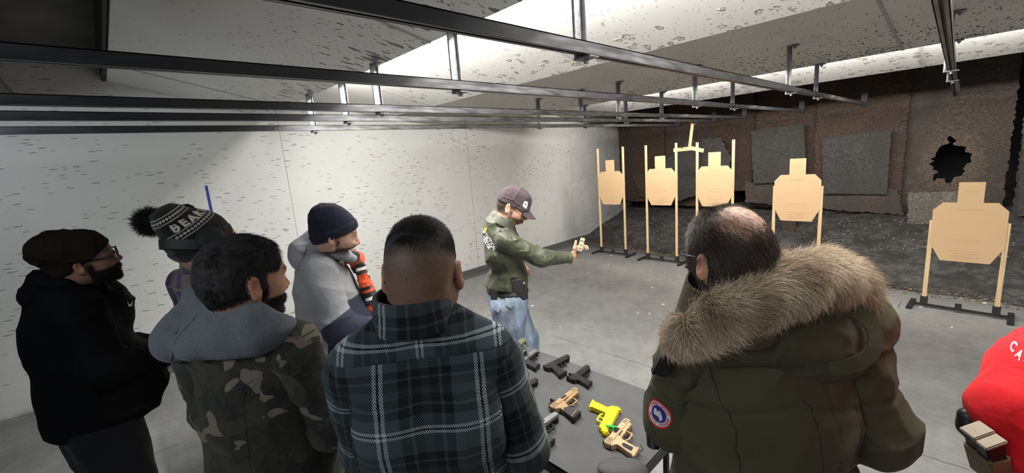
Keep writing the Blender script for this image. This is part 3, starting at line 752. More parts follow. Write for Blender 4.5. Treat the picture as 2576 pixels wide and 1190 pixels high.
# ---- hands: palm and five fingers in a local frame (fingers along +y, palm facing -z, thumb towards +x for side=1)
def hand_sdf(side=1, curl=(.35, .4, .5, .6), thumb=.4, spread=.05):
    no = thumb is None; thumb = thumb or 0
    P = [ell((0, .045, 0), (.041, .052, .0155)), cap((-.012, 0, 0), (.012, 0, 0), .022)]
    f = U(P, .02); Fs = []
    for i, (x, L, y0) in enumerate(((.030, .070, .088), (.010, .078, .094), (-.011, .073, .090), (-.031, .058, .080))):
        x *= side; a = 0.0; p = np.array([x, y0-.012, 0.0]); sp = (x)*spread*8
        pts = [p]; 
        for j, s in enumerate((.46, .30, .24)):
            a += curl[i]*(1.0 if j == 0 else 1.25); d = np.array([sp*.4, math.cos(a), -math.sin(a)]); p = p+d*L*s*1.1; pts.append(p)
        Fs.append(chain(pts, [.0098, .0088, .0080, .0068], .006))
    t0 = np.array([side*.030, .018, -.006]); t1 = t0+np.array([side*.026, .026, -.012]); t2 = t1+np.array([side*(.020-.03*thumb), .030, -.014*thumb-.004]); t3 = t2+np.array([side*(.006-.03*thumb), .026, -.012*thumb])
    if not no: Fs.append(chain([t0, t1, t2, t3], [.0150, .0115, .0102, .0078], .01))
    for g in Fs: f = U([f, g], .007)
    return f
# ---- cloth
def cloth(name, col, rough=.85, weave=900, bumpw=.15, var=.12, fold=.25, sheen=.15, fold_sc=9, spec=.2):
    k = NT(name); c = k.co(); n = k.noise(c, weave, 2); f = k.noise(c, fold_sc, 3, .5, 1.2); v = k.noise(c, 260, 3)
    cc = k.n('ShaderNodeVectorMath', {0: col, 'Scale': k.ramp(v, .3, .7, 1-var, 1+var)}, operation='SCALE')
    h = k.math('ADD', k.math('MULTIPLY', n, bumpw), k.math('MULTIPLY', f, fold*9)); sheen = sheen*.4
    return k.fin(cc, rough, 0, k.bump(h, .6, .0035), spec, sheen)
def crease(segs, amp, w):
    "folds: each seg (a, b) raises a soft ridge of cloth (amp < 0 sinks it)"
    def f(P):
        d = np.zeros(len(P), f32)
        for s in segs:
            a, b = np.array(s[0], f32), np.array(s[1], f32); A = s[2] if len(s) > 2 else amp; ww = s[3] if len(s) > 3 else w
            ab = b-a; t = np.clip((P-a)@ab/max(float(ab@ab), 1e-9), 0, 1); r = ln(P-a-t[:, None]*ab)
            d -= (A*np.sin(np.clip(t, .03, .97)*PI)*np.exp(-(r/ww)**2)).astype(f32)
        return d
    return f
def wrinkle(sc, amp, seed=0, M=None):
    "broad cloth undulation; M stretches space so the folds run long"
    def f(P):
        q = P @ np.array(M, f32) if M is not None else P
        wq = q+.035*np.stack([vnoise(q, sc*.8, seed+3), vnoise(q, sc*.8, seed+4), vnoise(q, sc*.8, seed+5)], 1)*f32(9/max(sc, 6))
        n = vnoise(wq, sc, seed); m = vnoise(wq, sc*2.0, seed+1); l = vnoise(q, sc*.5, seed+2)
        rg = (1-np.abs(n))**3+.45*(1-np.abs(m))**3
        return (-rg*amp*1.25+amp*.55-l*amp*.5)
    return f
def shoes(parent, pts, yaw, mat, sole):
    for (x, y) in pts:
        R = rotm(yaw); o = (x, y, 0)
        F = fr(U([ell((0, .06, .045), (.046, .15, .042)), ell((0, -.05, .065), (.040, .062, .062))], .03), R, o)
        F = I(F, half((0, 0, .02), (0, 0, -1)), .004)
        s = sculpt('shoe', F, (x-.2, y-.25, -.02), (x+.2, y+.25, .16), .012, mat, parent)
        G = I(fr(ell((0, .05, .012), (.050, .16, .05)), R, o), box((x, y, .0145), (.3, .3, .0135)), .003)
        sculpt('sole', G, (x-.2, y-.25, -.01), (x+.2, y+.25, .05), .009, sole, s)
# ------------------------------------------------------------ people
def loc2w(base, yaw, dz=0.0):
    R = rotm(yaw); o = np.array([base[0], base[1], dz]); return R, o, (lambda p: R@np.array(p, float)+o)
def body_core(J, hands=None):
    "whole body under the clothes; J holds joints in world space"
    fs = [chain([J['pelvis'], J['waist'], J['chest'], J['neck']], [.10, .075, .085, .045], .05), cap(J['shl'], J['shr'], .035), cap(J['hipl'], J['hipr'], .075)]
    for s in ('l', 'r'):
        fs.append(chain([J['sh'+s], J['el'+s], J['wr'+s]], [.045, .036, .026], .02)); fs.append(chain([J['hip'+s], J['kn'+s], J['an'+s]], [.062, .045, .034], .03))
        fs.append(cap(J['an'+s], J['an'+s]+J['fwd']*.14+np.array([0, 0, -.04]), .036, .026))
    return U(fs, .05)
def merge_mesh(name, parts, mat, parent, col):
    VV, QQ, CC, b = [], [], [], 0
    for V, Q in parts: VV.append(V); QQ.append(Q+b); b += len(V)
    V = np.concatenate(VV); Q = np.concatenate(QQ); c = col(V)
    return pyd(name, V, Q, mat, parent, True, {'col': np.concatenate([c, np.ones((len(c), 1))], 1)})
def joints(L, sh=.19, shz=1.44, el=None, wr=None, hip=.09, stance=.13, lean=0, ank=.0, chz=1.30):
    J = {'pelvis': L((0, 0, .95)), 'waist': L((0, lean*.3, 1.10)), 'chest': L((0, lean*.7, chz)), 'neck': L((0, lean-.01, shz+.07)), 'shl': L((-sh, lean, shz)), 'shr': L((sh, lean, shz)),
         'hipl': L((-hip, 0, .90)), 'hipr': L((hip, 0, .90)), 'knl': L((-stance, .02, .49)), 'knr': L((stance, .02, .49)), 'anl': L((-stance, -.03, .08)), 'anr': L((stance, -.03, .08))}
    J['ell'], J['elr'] = L(el[0]), L(el[1]); J['wrl'], J['wrr'] = L(wr[0]), L(wr[1]); J['fwd'] = L((0, 1, 0))-L((0, 0, 0))
    return J
def bbox(pts, pad):
    p = np.array(pts); return p.min(0)-pad, p.max(0)+pad
def trousers(parent, J, L, R, o, mat, r=(.115, .085, .07), name='trousers', top=.98, h=.011, extra=None):
    fs = [chain([J['hipl'], J['knl'], J['anl']+np.array([0, 0, .02])], [r[0], r[1], r[2]], .03), chain([J['hipr'], J['knr'], J['anr']+np.array([0, 0, .02])], [r[0], r[1], r[2]], .03), ell((J['pelvis']), (.17, .13, .14), R)]
    F = U(fs, .03); F = disp(F, wrinkle(9, .006, 5, np.diag([1, 1, .6])))
    F = I(F, half((0, 0, .055), (0, 0, -1)), .006); F = I(F, half((0, 0, top), (0, 0, 1)), .006)
    if extra: F = extra(F)
    P = [J[k] for k in ('hipl', 'hipr', 'knl', 'knr', 'anl', 'anr', 'pelvis')]
    lo, hi = bbox(P, .2); lo[2] = 0
    return sculpt(name, F, lo, hi, h, mat, parent)
M_SHOE = plain('dark_shoe', (.02, .02, .022), .5); M_SOLE = plain('shoe_sole', (.25, .25, .25), .7)
def figure(label, base, yaw, Rh, oh, s, J, skin, scalp=None, scalp_fn=None, hands=None, jaw=1.0, hh=.0034, ears=True, nr=.056):
    L = loc2w(base, yaw)
    p = empty('person', (0, 0, 0), label=label, cat='person')
    H = fr(head_sdf(ears, jaw), Rh, oh, s)
    nk = np.array(oh)+Rh@np.array([0, -.018, -.06])*s
    H = U([H, cap(nk, J['neck'], nr*s, (nr+.005)*s)], .035)
    H = I(H, half(J['neck'], (0, 0, -1)), .004)
    lo = np.minimum(np.array(oh)-.16*s, J['neck']-.08); hi = np.maximum(np.array(oh)+.16*s, J['neck']+.08)
    parts = [nets(H, lo, hi, hh*QUAL)]
    B = body_core(J); Ps = [J[k] for k in J if k != 'fwd']; blo, bhi = bbox(Ps, .16); blo[2] = max(0, blo[2]); bhi[2] = J['neck'][2]+.08
    parts.append(nets(B, blo, bhi, .02))
    if hands:
        for (F, lo_, hi_) in hands: parts.append(nets(F, lo_, hi_, .0032))
    col = skin_col(Rh, oh, s, skin, scalp, scalp_fn)
    b = merge_mesh('body', parts, M_SKIN, p, col)
    return p, b, H
def glasses(parent, R, o, s, mat, w=.030, h=.020, y=.108, z=.0, rim=.0016, round_=.5, arms=True, lens=True, offs=0):
    W = lambda p: tuple(R@(np.array(p)*s)+o)
    m = MB()
    for sx in (-1, 1):
        pts = []
        for q in range(25):
            a = 2*PI*q/24; ca, sa = math.cos(a), math.sin(a); e = 2/(1+3*(1-round_))
            x = sx*.034+w*.5*1.6*math.copysign(abs(ca)**e, ca)*.62*1.0; zz = z+h*math.copysign(abs(sa)**e, sa)
            pts.append(W((x*1.0, y-.012*((abs(x))/.06)**2, zz)))
        m.tube(pts, rim*s, 6)
    m.tube([W((-.011, y, z+.006)), W((0, y+.003, z+.008)), W((.011, y, z+.006))], rim*s, 6)
    g = m.build('glasses', mat, parent, smooth=True)
    for sx in (-1, 1):
        a = MB(); a.tube([W((sx*.062, y-.011, z+.008)), W((sx*.076, y-.03, z+.010)), W((sx*.080, .0, z+.012)), W((sx*.080, -.012, z+.006)), W((sx*.078, -.03, z-.016))], [rim*s, rim*s*1.3, rim*s*1.3, rim*s*1.2, rim*s], 6)
        a.build('temple_arm', mat, g, smooth=True)
        l = MB(); n = 20; P = []
        for q in range(n):
            t = 2*PI*q/n; x = sx*.034+w*.47*1.6*.62*math.cos(t); P.append(W((x, y-.012*(abs(x)/.06)**2, z+h*.93*math.sin(t))))
        l.add(P, [tuple(range(n))]); l.build('lens', M_LENS, g)
    return g
def m_lens():
    k = NT('spectacle_lens'); k.b.inputs['Alpha'].default_value = .22
    return k.fin((.75, .8, .82), .03, 0, spec=.8)
M_LENS = m_lens(); M_GFR = plain('black_acetate', (.012, .012, .012), .25); M_GMT = plain('gunmetal_wire', (.08, .08, .085), .3, .9)
def spline(pts, n):
    P = [np.array(p, float) for p in pts]; P = [2*P[0]-P[1]]+P+[2*P[-1]-P[-2]]; out = []
    for i in range(1, len(P)-2):
        for k in range(n):
            t = k/n; out.append(.5*((2*P[i])+(P[i+1]-P[i-1])*t+(2*P[i-1]-5*P[i]+4*P[i+1]-P[i+2])*t*t+(3*P[i]-P[i-1]-3*P[i+1]+P[i+2])*t**3))
    out.append(P[-2]); return out
def ribbon(name, pts, w, t, mat, parent, nrm=None, bevel=.001):
    "smooth band along pts, width w across, thickness t towards nrm (default: the way the camera axis runs)"
    V, F = [], []
    for i, p in enumerate(pts):
        T = pts[min(i+1, len(pts)-1)]-pts[max(i-1, 0)]; T = T/np.linalg.norm(T); N = np.array(CF if nrm is None else (nrm[i] if len(np.shape(nrm)) > 1 else nrm), float); N = N-T*(N@T); N /= np.linalg.norm(N); S_ = np.cross(T, N)
        V += [p+S_*w/2+N*t/2, p+S_*w/2-N*t/2, p-S_*w/2-N*t/2, p-S_*w/2+N*t/2]
        if i: 
            b = 4*i
            for k in range(4): F.append((b-4+k, b-4+(k+1) % 4, b+(k+1) % 4, b+k))
    F += [(3, 2, 1, 0), (len(V)-4, len(V)-3, len(V)-2, len(V)-1)]
    m = MB(); m.add(V, F); return m.build(name, mat, parent, smooth=True, bevel=bevel)
def text_mesh(txt, size, font_shear=0, extr=.0, bold=.0):
    c = bpy.data.curves.new('t', 'FONT'); c.body = txt; c.size = size; c.align_x = 'CENTER'; c.align_y = 'CENTER'; c.offset = bold; c.resolution_u = 3; c.fill_mode = 'BOTH'; c.space_character = 1.05
    o = bpy.data.objects.new('t', c); COL.objects.link(o); dg = bpy.context.evaluated_depsgraph_get(); dg.update()
    me = bpy.data.meshes.new_from_object(o.evaluated_get(dg)); bpy.data.objects.remove(o); 
    return me
def tri_fine(bm, L):
    for it in range(5):
        es = [e for e in bm.edges if e.calc_length() > L]
        if not es: break
        bmesh.ops.subdivide_edges(bm, edges=es, cuts=1); bmesh.ops.triangulate(bm, faces=bm.faces)
def decal(name, me, fn, F, mat, parent, lift=.0012, L=.006, it=6, org=None):
    "wrap a flat mesh onto surface F: fn maps (x,y) to a world point near the surface"
    bm = bmesh.new(); bm.from_mesh(me); bmesh.ops.triangulate(bm, faces=bm.faces); tri_fine(bm, L)
    V = np.array([fn(v.co.x, v.co.y) for v in bm.verts], f32)
    for _ in range(it):
        d = F(V); V = V-grad(F, V, .0015)*np.clip(d-lift, -.02, .02)[:, None]*.8
    for v, c in zip(bm.verts, V): v.co = c
    bmesh.ops.solidify(bm, geom=bm.faces, thickness=-.0006)
    m2 = bpy.data.meshes.new(name); bm.to_mesh(m2); bm.free()
    return link_mesh(name, m2, mat, parent)
def poly_mesh(poly):
    me = bpy.data.meshes.new('p'); me.from_pydata([(x, y, 0) for x, y in poly], [], [tuple(range(len(poly)))]); return me
def seam(parent, F, pts, mat, r=.0016, name='seam', n=24, lift=.0):
    "stitched seam: a thin cord laid along the surface F through the given points"
    P = []
    for i in range(len(pts)-1):
        a, b = np.array(pts[i]), np.array(pts[i+1]); k = max(2, int(n*np.linalg.norm(b-a)/.2))
        for q in range(k): P.append(a+(b-a)*q/k)
    P.append(np.array(pts[-1])); P = np.array(P, f32)
    for _ in range(6):
        d = F(P); P = P-grad(F, P, .002)*np.clip(d-lift, -.03, .03)[:, None]*.8
    for _ in range(2): P[1:-1] = (P[:-2]+2*P[1:-1]+P[2:])/4
    m = MB(); m.tube(P, r, 5); return m.build(name, mat, parent, smooth=True)

# ============ man in the plaid flannel shirt, seen from behind (centre)
def m_plaid(name='plaid_flannel'):
    k = NT(name); a = k.attr('uvp', 'Vector'); x = k.xyz(a); c = k.co()
    w = k.noise(c, 7, 2); u = k.math('ADD', x[0], k.math('MULTIPLY', k.math('SUBTRACT', w, .5), .012)); v = x[1]
    P = .178
    def thread(t):
        f = k.math('FRACT', k.math('DIVIDE', t, P))
        r = k.t.nodes.new('ShaderNodeValToRGB'); r.color_ramp.interpolation = 'CONSTANT'; k.set(r.inputs[0], f)
        teal = (.036, .048, .056, 1); blk = (.004, .004, .005, 1); dk = (.018, .022, .026, 1); wh = (.33, .38, .41, 1); tl2 = (.044, .058, .065, 1)
        st = [(0, wh), (.036, blk), (.060, wh), (.098, teal), (.235, blk), (.335, teal), (.365, blk), (.455, dk), (.545, blk), (.635, teal), (.665, blk), (.76, tl2), (.999, wh)]
        el = r.color_ramp.elements
        el[0].position = 0; el[0].color = st[0][1]; el[1].position = st[1][0]; el[1].color = st[1][1]
        for p_, c_ in st[2:]: e = el.new(p_); e.color = c_
        return r.outputs[0]
    tw = k.math('GREATER_THAN', k.math('FRACT', k.math('MULTIPLY', k.math('ADD', u, k.math('MULTIPLY', v, .55)), 270)), .5)
    col = k.mix(tw, thread(u), thread(v))
    n = k.noise(c, 420, 3); f = k.noise(c, 11, 3, .5, 1)
    col = k.mix(k.ramp(n, .35, .75, 0, .12), col, (.06, .075, .085))
    h = k.math('ADD', k.math('MULTIPLY', n, .5), k.math('ADD', k.math('MULTIPLY', tw, .3), k.math('MULTIPLY', f, 1.6)))
    return k.fin(col, .95, 0, k.bump(h, .5, .003), .12, .05)
M_PLAID = m_plaid()
def build_plaid_man():
    base, yaw = (-.857, .487), 52
    R, o, L = loc2w(base, yaw)
    Rh = rotm(47, 6, 2); oh = L((.016, .022, 1.698)); s = 1.06
    J = joints(L, sh=.168, shz=1.470, el=[(-.205, .11, 1.20), (.218, .02, 1.20)], wr=[(-.12, .30, 1.13), (.225, .19, 1.0)])
    J['neck'] = L((0, .012, 1.605))
    def scalp(q):
        side = sst(q[:, 2]+.25*q[:, 1]*0, -.10, .06)
        hairy = (sst(-q[:, 1], -.055, -.02)); nape = .35*sst(q[:, 2], -.11, -.03)+.30*sst(q[:, 2], -.04, .04)+.35*sst(q[:, 2]+.2*q[:, 1], .02, .06); nape = nape*(1+.25*vnoise(q, 420, 7)*(nape < .75))
        hairy = np.maximum(hairy, sst(q[:, 2], .03, .05)); return np.clip(nape*hairy, 0, 1)*np.where(np.abs(q[:, 0]) > .079, 0, 1)
    p, b, H = figure('man seen from behind in a black, grey and white plaid flannel shirt, short faded haircut', base, yaw, Rh, oh, s, J, (.27, .160, .110), (.030, .024, .020), scalp, jaw=1.08, nr=.063)
    eyes(p, Rh, oh, s)
    # hair: long on top, faded towards the ears and nape
    def dens(V):
        q = in_frame(V, Rh, oh, s); z = q[:, 2]+.22*q[:, 1]
        return sst(z, .026, .060)*(q[:, 1] < .085)
    P, N = roots(H, oh-.15, oh+.16, .006, 26000, dens, 1)
    q = in_frame(P, Rh, oh, s); top = sst(q[:, 2]+.22*q[:, 1], .045, .10)
    cd = np.tile(Rh@np.array([.12, .9, .0]), (len(P), 1))*top[:, None]+np.array([0, 0, -1])*(1-top[:, None])
    col = lambda P, r: (np.full((len(P), 3), .006)*(1+r.rand(len(P), 1)), np.full((len(P), 3), .02)*(1+.6*r.rand(len(P), 1)))
    strands('hair', P, N, cd, .003+.017*top, .00042, M_HAIR, p, col, curl=.12, lift=.05+.45*top, seed=2)
    capf = None and fr(S(I(off(head_sdf(False), .003), half((0, 0, .078), (0, .25, -1)), .006), off(head_sdf(False), -.004), .004), Rh, oh, s)
    glasses(p, Rh, oh, s, M_GFR, w=.031, h=.017)
    # shirt
    core = U([ell((0, .015, 1.27), (.195, .135, .24)), cap((-.135, -.005, 1.487), (.135, -.005, 1.487), .066), cap((-.05, -.01, 1.56), (.05, -.01, 1.56), .050), cap((-.06, -.01, 1.56), (-.16, -.005, 1.50), .05), cap((.06, -.01, 1.56), (.16, -.005, 1.50), .05), ell((0, .03, 1.04), (.195, .155, .22)), ell((0, .01, .90), (.185, .14, .14)),
              ell((-.095, -.07, 1.36), (.075, .05, .10)), ell((.095, -.07, 1.36), (.075, .05, .10))], .06)
    cr = crease([((-.17, -.10, 1.20), (-.05, -.15, 1.08)), ((.17, -.10, 1.18), (.08, -.15, 1.02)), ((-.02, -.15, 1.15), (.10, -.15, .98)), ((-.12, -.12, 1.0), (.02, -.15, .90)), ((.19, -.05, 1.30), (.12, -.13, 1.22)), ((-.19, -.05, 1.30), (-.13, -.13, 1.24)), ((-.17, -.06, 1.38), (-.17, -.06, 1.22), -.006, .012), ((.175, -.06, 1.38), (.175, -.06, 1.22), -.006, .012)], .007, .014)
    tors = disp(disp(core, wrinkle(6, .006, 2)), cr)
    T = I(tors, half((0, 0, .86), (0, 0, -1)), .01)
    T = S(T, cap((0, .0, 1.61), (0, .02, 1.75), .050, .075), .01)
    body = fr(T, R, o)
    yk = lambda V: in_frame(V, R, o)
    def uv(dx, dz, sx=1):
        def g(V):
            q = yk(V); u = (q[:, 0]+dx)*sx+.009; v = q[:, 2]+dz
            return np.stack([u, v, 0*u], 1)
        return g
    zy = 1.525
    shirt = sculpt('flannel_shirt', I(body, fr(half((0, 0, zy), (0, 0, 1)), R, o), .001), L((0, 0, .8))-np.array([.34, .34, 0]), L((0, 0, 1.64))+np.array([.34, .34, 0]), .006, M_PLAID, p, attrs={'uvp': uv(.098, .059, .78)})
    sculpt('yoke', I(off(body, .0012), fr(half((0, 0, zy-.004), (0, 0, -1)), R, o), .001), L((0, 0, zy-.03))-np.array([.34, .34, 0]), L((0, 0, 1.62))+np.array([.34, .34, 0]), .006, M_PLAID, shirt, attrs={'uvp': uv(.000, .052)})
    for sd, nm in ((-1, 'l'), (1, 'r')):
        S0 = np.array([sd*.168+.0, 0, 1.470-.008*sd]); E0 = np.linalg.inv(R)@(J['el'+nm]-o); W0 = np.linalg.inv(R)@(J['wr'+nm]-o)
        A = chain([S0, E0, W0], [.070, .064, .048], .04)
        crs = crease([(E0+(.05*sd, -.02, .06), E0+(-.04*sd, -.05, .02)), (E0+(.05*sd, -.03, .01), E0+(-.04*sd, -.05, -.03)), (S0+(.03*sd, -.06, -.08), S0+(-.02*sd, -.06, -.16)), (S0+(.06*sd, -.02, -.06), S0+(.03*sd, -.06, -.16))], .008, .014)
        A = disp(disp(A, wrinkle(9, .006, 6+sd)), crs)
        d1 = (E0-S0)/np.linalg.norm(E0-S0); d2 = (W0-E0)/np.linalg.norm(W0-E0)
        def uva(V, S0=S0, E0=E0, d1=d1, d2=d2, W0=W0, sd=sd):
            q = yk(V); t1 = (q-S0)@d1; t2 = (q-E0)@d2; l1 = np.linalg.norm(E0-S0)
            w = sst(t1, l1-.04, l1+.04); v = t1*(1-w)+(l1+t2)*w
            ax = S0[None]+np.clip(t1, 0, l1)[:, None]*d1; r = q-ax; u = .066*np.arctan2(r[:, 1], r[:, 0]*sd)*1.0
            return np.stack([u+.020, -v+.065, 0*u], 1)
        Aw = fr(A, R, o); lo, hi = bbox([L(S0), L(E0), L(W0)], .12)
        sl = sculpt('sleeve', Aw, lo, hi, .0058, M_PLAID, shirt, attrs={'uvp': uva})
    # collar
    Cc = S(S(cap((-.010, -.014, 1.560), (-.010, -.008, 1.660), .098, .090, ((0, 1, 0), .92)), cap((-.010, -.014, 1.46), (-.010, -.006, 1.76), .096, .068, ((0, 1, 0), .92)), .003), box((0, .12, 1.62), (.035, .10, .1)), .008)
    Cc = I(Cc, half((0, -.02, 1.662), (0, -.08, 1)), .004)
    Cc = I(Cc, half((0, 0, 1.58), (0, 0, -1)), .004)
    sculpt('collar', fr(Cc, R, o), L((0, 0, 1.4))-np.array([.16, .16, 0]), L((0, 0, 1.72))+np.array([.16, .16, 0]), .0042, M_PLAID, shirt, attrs={'uvp': lambda V: np.stack([.085*np.arctan2(yk(V)[:, 0], -yk(V)[:, 1])+.075, (yk(V)[:, 2]-1.6)*.8+.178*.62, 0*V[:, 0]], 1)})
    trousers(p, J, L, R, o, M_DKTR)
    shoes(p, [tuple((L((-.13, 0, 0)))[:2]), tuple((L((.13, 0, 0)))[:2])], yaw, M_SHOE, M_SOLE)
M_DKTR = cloth('dark_denim', (.012, .013, .018), fold=.2)
build_plaid_man()
# ============ balding man in the olive parka with a fur-trimmed hood
M_OLIVE = (lambda k: (lambda c: k.fin(k.mix(k.ramp(k.noise(c, 4, 3), .3, .7), (.058, .054, .030), (.074, .068, .038)), .72, 0, k.bump(k.math('ADD', k.math('MULTIPLY', k.noise(c, 700, 2), .12), k.math('MULTIPLY', k.noise(k.map(c, (1, 1, .6)), 13, 3, .5, 1.5), 1.3)), .6, .004), .15, .03))(k.co()))(NT('olive_parka_cloth'))
M_OLIVED = plain('dark_olive_trim', (.022, .024, .014), .7)
M_NYL = plain('black_nylon', (.008, .008, .009), .5)
M_FUR = m_hair('fur_strands', .6)
def build_parka_man():
    base, yaw = (-.300, 1.125), 42
    R, o, L = loc2w(base, yaw)
    Rh = rotm(58, 4, -6); s = .92; oh = at(1833, 642, .95)
    J = joints(L, sh=.175, shz=1.47, el=[(-.205, .05, 1.20), (.250, -.04, 1.22)], wr=[(-.15, .24, 1.10), (.20, .15, 1.12)])
    J['neck'] = L((-.03, .0, 1.55))
    SK = (.50, .29, .20)
    def bald(q):
        d = np.sqrt(((q[:, 0]-.002)/.064)**2+((q[:, 1]+.058)/.064)**2+((q[:, 2]-.092)/.064)**2)
        hair = sst(d, .55, 1.35)*sst(q[:, 2]+q[:, 1]*-.9, -.07, -.02)*sst(q[:, 2], -.06, -.01)
        hair = np.where(q[:, 1] > .07, 0, hair)
        return np.clip(np.maximum(hair*.9, .30*sst(q[:, 2], .0, .05)*sst(d, .25, .8)), 0, 1)*np.where(np.abs(q[:, 0]) > .080, 0, 1)
    def sc(q):
        beard = sst(-q[:, 2], .035, .055)*sst(q[:, 1], .015, .04)
        return np.maximum(bald(q), .8*beard)
    p, b, H = figure('balding man seen from behind in an olive parka with a fur-trimmed hood', base, yaw, Rh, oh, s, J, SK, (.022, .016, .013), sc, nr=.062)
    eyes(p, Rh, oh, s)
    def dens(V):
        q = in_frame(V, Rh, oh, s); d = np.sqrt(((q[:, 0]-.002)/.064)**2+((q[:, 1]+.058)/.064)**2+((q[:, 2]-.092)/.064)**2)
        a = sst(d, .40, 1.45)**1.5*sst(q[:, 2]-q[:, 1]*.9, -.09, -.03)*sst(q[:, 2], -.085, -.05)+.03*(q[:, 2] > .05)
        return a*(q[:, 1] < .075)*(np.abs(q[:, 0]) < .079)
    P, N = roots(H, oh-.17, oh+.17, .006, 26000, dens, 11)
    q = in_frame(P, Rh, oh, s)
    # combed around the bare crown, falling to the nape
    tan = np.stack([-(q[:, 1]-.0)*1.0, q[:, 0]*1.0, -.04+0*q[:, 0]], 1); down = np.stack([0*q[:, 0], -.3+0*q[:, 0], -1+0*q[:, 0]], 1)
    wt = sst(q[:, 2], .0, .08)[:, None]; side = np.sign(q[:, :1]+.002)
    loc = wt*np.stack([q[:, 0]*6, .9*np.ones(len(q))*0-.5, -.2+0*q[:, 0]], 1)+(1-wt)*down+wt*tan*6*.7
    dirs = loc@Rh.T
    edge = sst(np.sqrt(((q[:, 0]-.002)/.064)**2+((q[:, 1]+.058)/.064)**2+((q[:, 2]-.092)/.064)**2), .7, 1.3)
    col = lambda P, r: (np.full((len(P), 3), 1.0)*np.array([.022, .015, .012])*(.6+1.2*r.rand(len(P), 1)), np.array([.085, .062, .050])*(.4+1.9*r.rand(len(P), 1)))
    strands('hair', P, N, dirs, .012+.018*edge, .00040, M_HAIR, p, col, curl=.12, lift=.03, seed=12, seg=5)
    glasses(p, Rh, oh, s, M_GMT, w=.031, h=.019, y=.112)
    # parka
    core = U([ell((0, .0, 1.26), (.215, .165, .27)), cap((-.14, -.01, 1.475), (.14, -.01, 1.475), .078), cap((-.06, -.02, 1.53), (.06, -.02, 1.53), .062), ell((0, .02, 1.02), (.225, .175, .25)), ell((0, .01, .80), (.22, .17, .2))], .08)
    quilt = lambda P: (.010*np.exp(-((P[:, 2]-1.135-.03*P[:, 0])/.014)**2)+.004*np.exp(-((P[:, 0]-.075-.10*(1.4-P[:, 2]))/.006)**2)+.004*np.exp(-((P[:, 2]-1.365+.25*np.abs(P[:, 0]))/.006)**2)).astype(f32)
    cr = crease([((-.24, -.10, 1.32), (-.10, -.18, 1.20)), ((-.22, -.12, 1.22), (-.10, -.17, 1.08)), ((-.19, -.12, 1.40), (-.16, -.14, 1.22), -.010, .014), ((.20, -.10, 1.42), (.215, -.10, 1.20), -.010, .012), ((-.14, -.16, 1.16), (-.05, -.17, 1.04)), ((.18, -.14, 1.16), (.02, -.18, 1.10)), ((.16, -.14, 1.30), (.08, -.17, 1.22))], .010, .02)
    T = disp(disp(disp(core, wrinkle(5, .012, 22)), quilt), cr)
    T = I(T, half((0, 0, .72), (0, 0, -1)), .02); T = S(T, cap((-.03, .01, 1.52), (-.05, .06, 1.75), .068, .10), .012)
    body = fr(T, R, o)
    jk = sculpt('parka', body, L((0, 0, .68))-np.array([.4, .4, 0]), L((0, 0, 1.66))+np.array([.4, .4, 0]), .0062, M_OLIVE, p)
    for sd, nm, bul in ((-1, 'l', 0), (1, 'r', 0)):
        S0 = np.array([sd*.178, -.01, 1.472]); E0 = np.linalg.inv(R)@(J['el'+nm]-o); W0 = np.linalg.inv(R)@(J['wr'+nm]-o)
        A = chain([S0, E0, W0], [.080, .076, .060], .05)
        A = disp(A, crease([(E0+(.07*sd, .0, .07), E0+(-.05*sd, -.07, .05)), (E0+(.08*sd, .0, .03), E0+(-.05*sd, -.07, -.01)), (E0+(.08*sd, .02, -.03), E0+(-.03*sd, -.06, -.06)), (S0+(.09*sd, 0, -.06), S0+(.0, -.09, -.12)), (S0+(.09*sd, 0, -.12), S0+(.02*sd, -.08, -.20))], .013, .020))
        A = disp(A, wrinkle(8, .009, 30+sd)); d1 = (E0-S0)/np.linalg.norm(E0-S0)
        A = disp(A, lambda P, S0=S0, d1=d1: (.006*np.exp(-((((P-S0.astype(f32))@d1.astype(f32))-.155)/.008)**2)).astype(f32))
        Aw = fr(A, R, o); lo, hi = bbox([L(S0), L(E0), L(W0)], .14)
        sl = sculpt('sleeve', Aw, lo, hi, .006, M_OLIVE, jk)
        if sd < 0: patch_sdf, patch_parent, PS, PE = U([Aw, body], .001), sl, S0, E0
    # round arm patch: red rim, white ring with lettering and leaves, blue centre with a pale shape
    C0 = hit(patch_sdf, 1658, 1041)
    view = CO-C0; view /= np.linalg.norm(view); n0 = grad(patch_sdf, C0[None].astype(f32), .02)[0]
    up = np.array([0, 0, 1.0])-n0*n0[2]; up /= np.linalg.norm(up); rt = np.cross(up, n0)
    fn = lambda x, y: C0+rt*x+up*y
    disc = lambda rx, n=40: poly_mesh([(rx*math.cos(2*PI*i/n), rx*math.sin(2*PI*i/n)) for i in range(n)])
    c_ = lambda nm, c: plain(nm, c, .7, sc=300, bump=.3)
    PR, PW, PB, PL = c_('patch_red', (.50, .012, .014)), c_('patch_white', (.70, .62, .62)), c_('patch_blue', (.035, .02, .19)), c_('patch_pale', (.62, .72, .78))
    pt = decal('arm_patch', disc(.039), fn, patch_sdf, PR, patch_parent, .0015)
    decal('white_ring', disc(.0335), fn, patch_sdf, PW, pt, .0024) if 0 else None
    sub = [('patch_ring', disc(.0335), PW, .0022), ('patch_centre', disc(.0225), PB, .0029)]
    for nm, me, mt, lf in sub: decal(nm, me, fn, patch_sdf, mt, jk, lf)
    land = [(-.016, .004), (-.013, .011), (-.008, .013), (-.006, .008), (-.003, .006), (.001, .010), (.006, .009), (.008, .003), (.011, -.001), (.012, -.009), (.008, -.015), (.004, -.017), (.003, -.010), (-.003, -.006), (-.010, -.007), (-.015, -.004)]
    decal('patch_emblem', poly_mesh(land), fn, patch_sdf, PL, jk, .0035, L=.004)
    mb = bmesh.new()
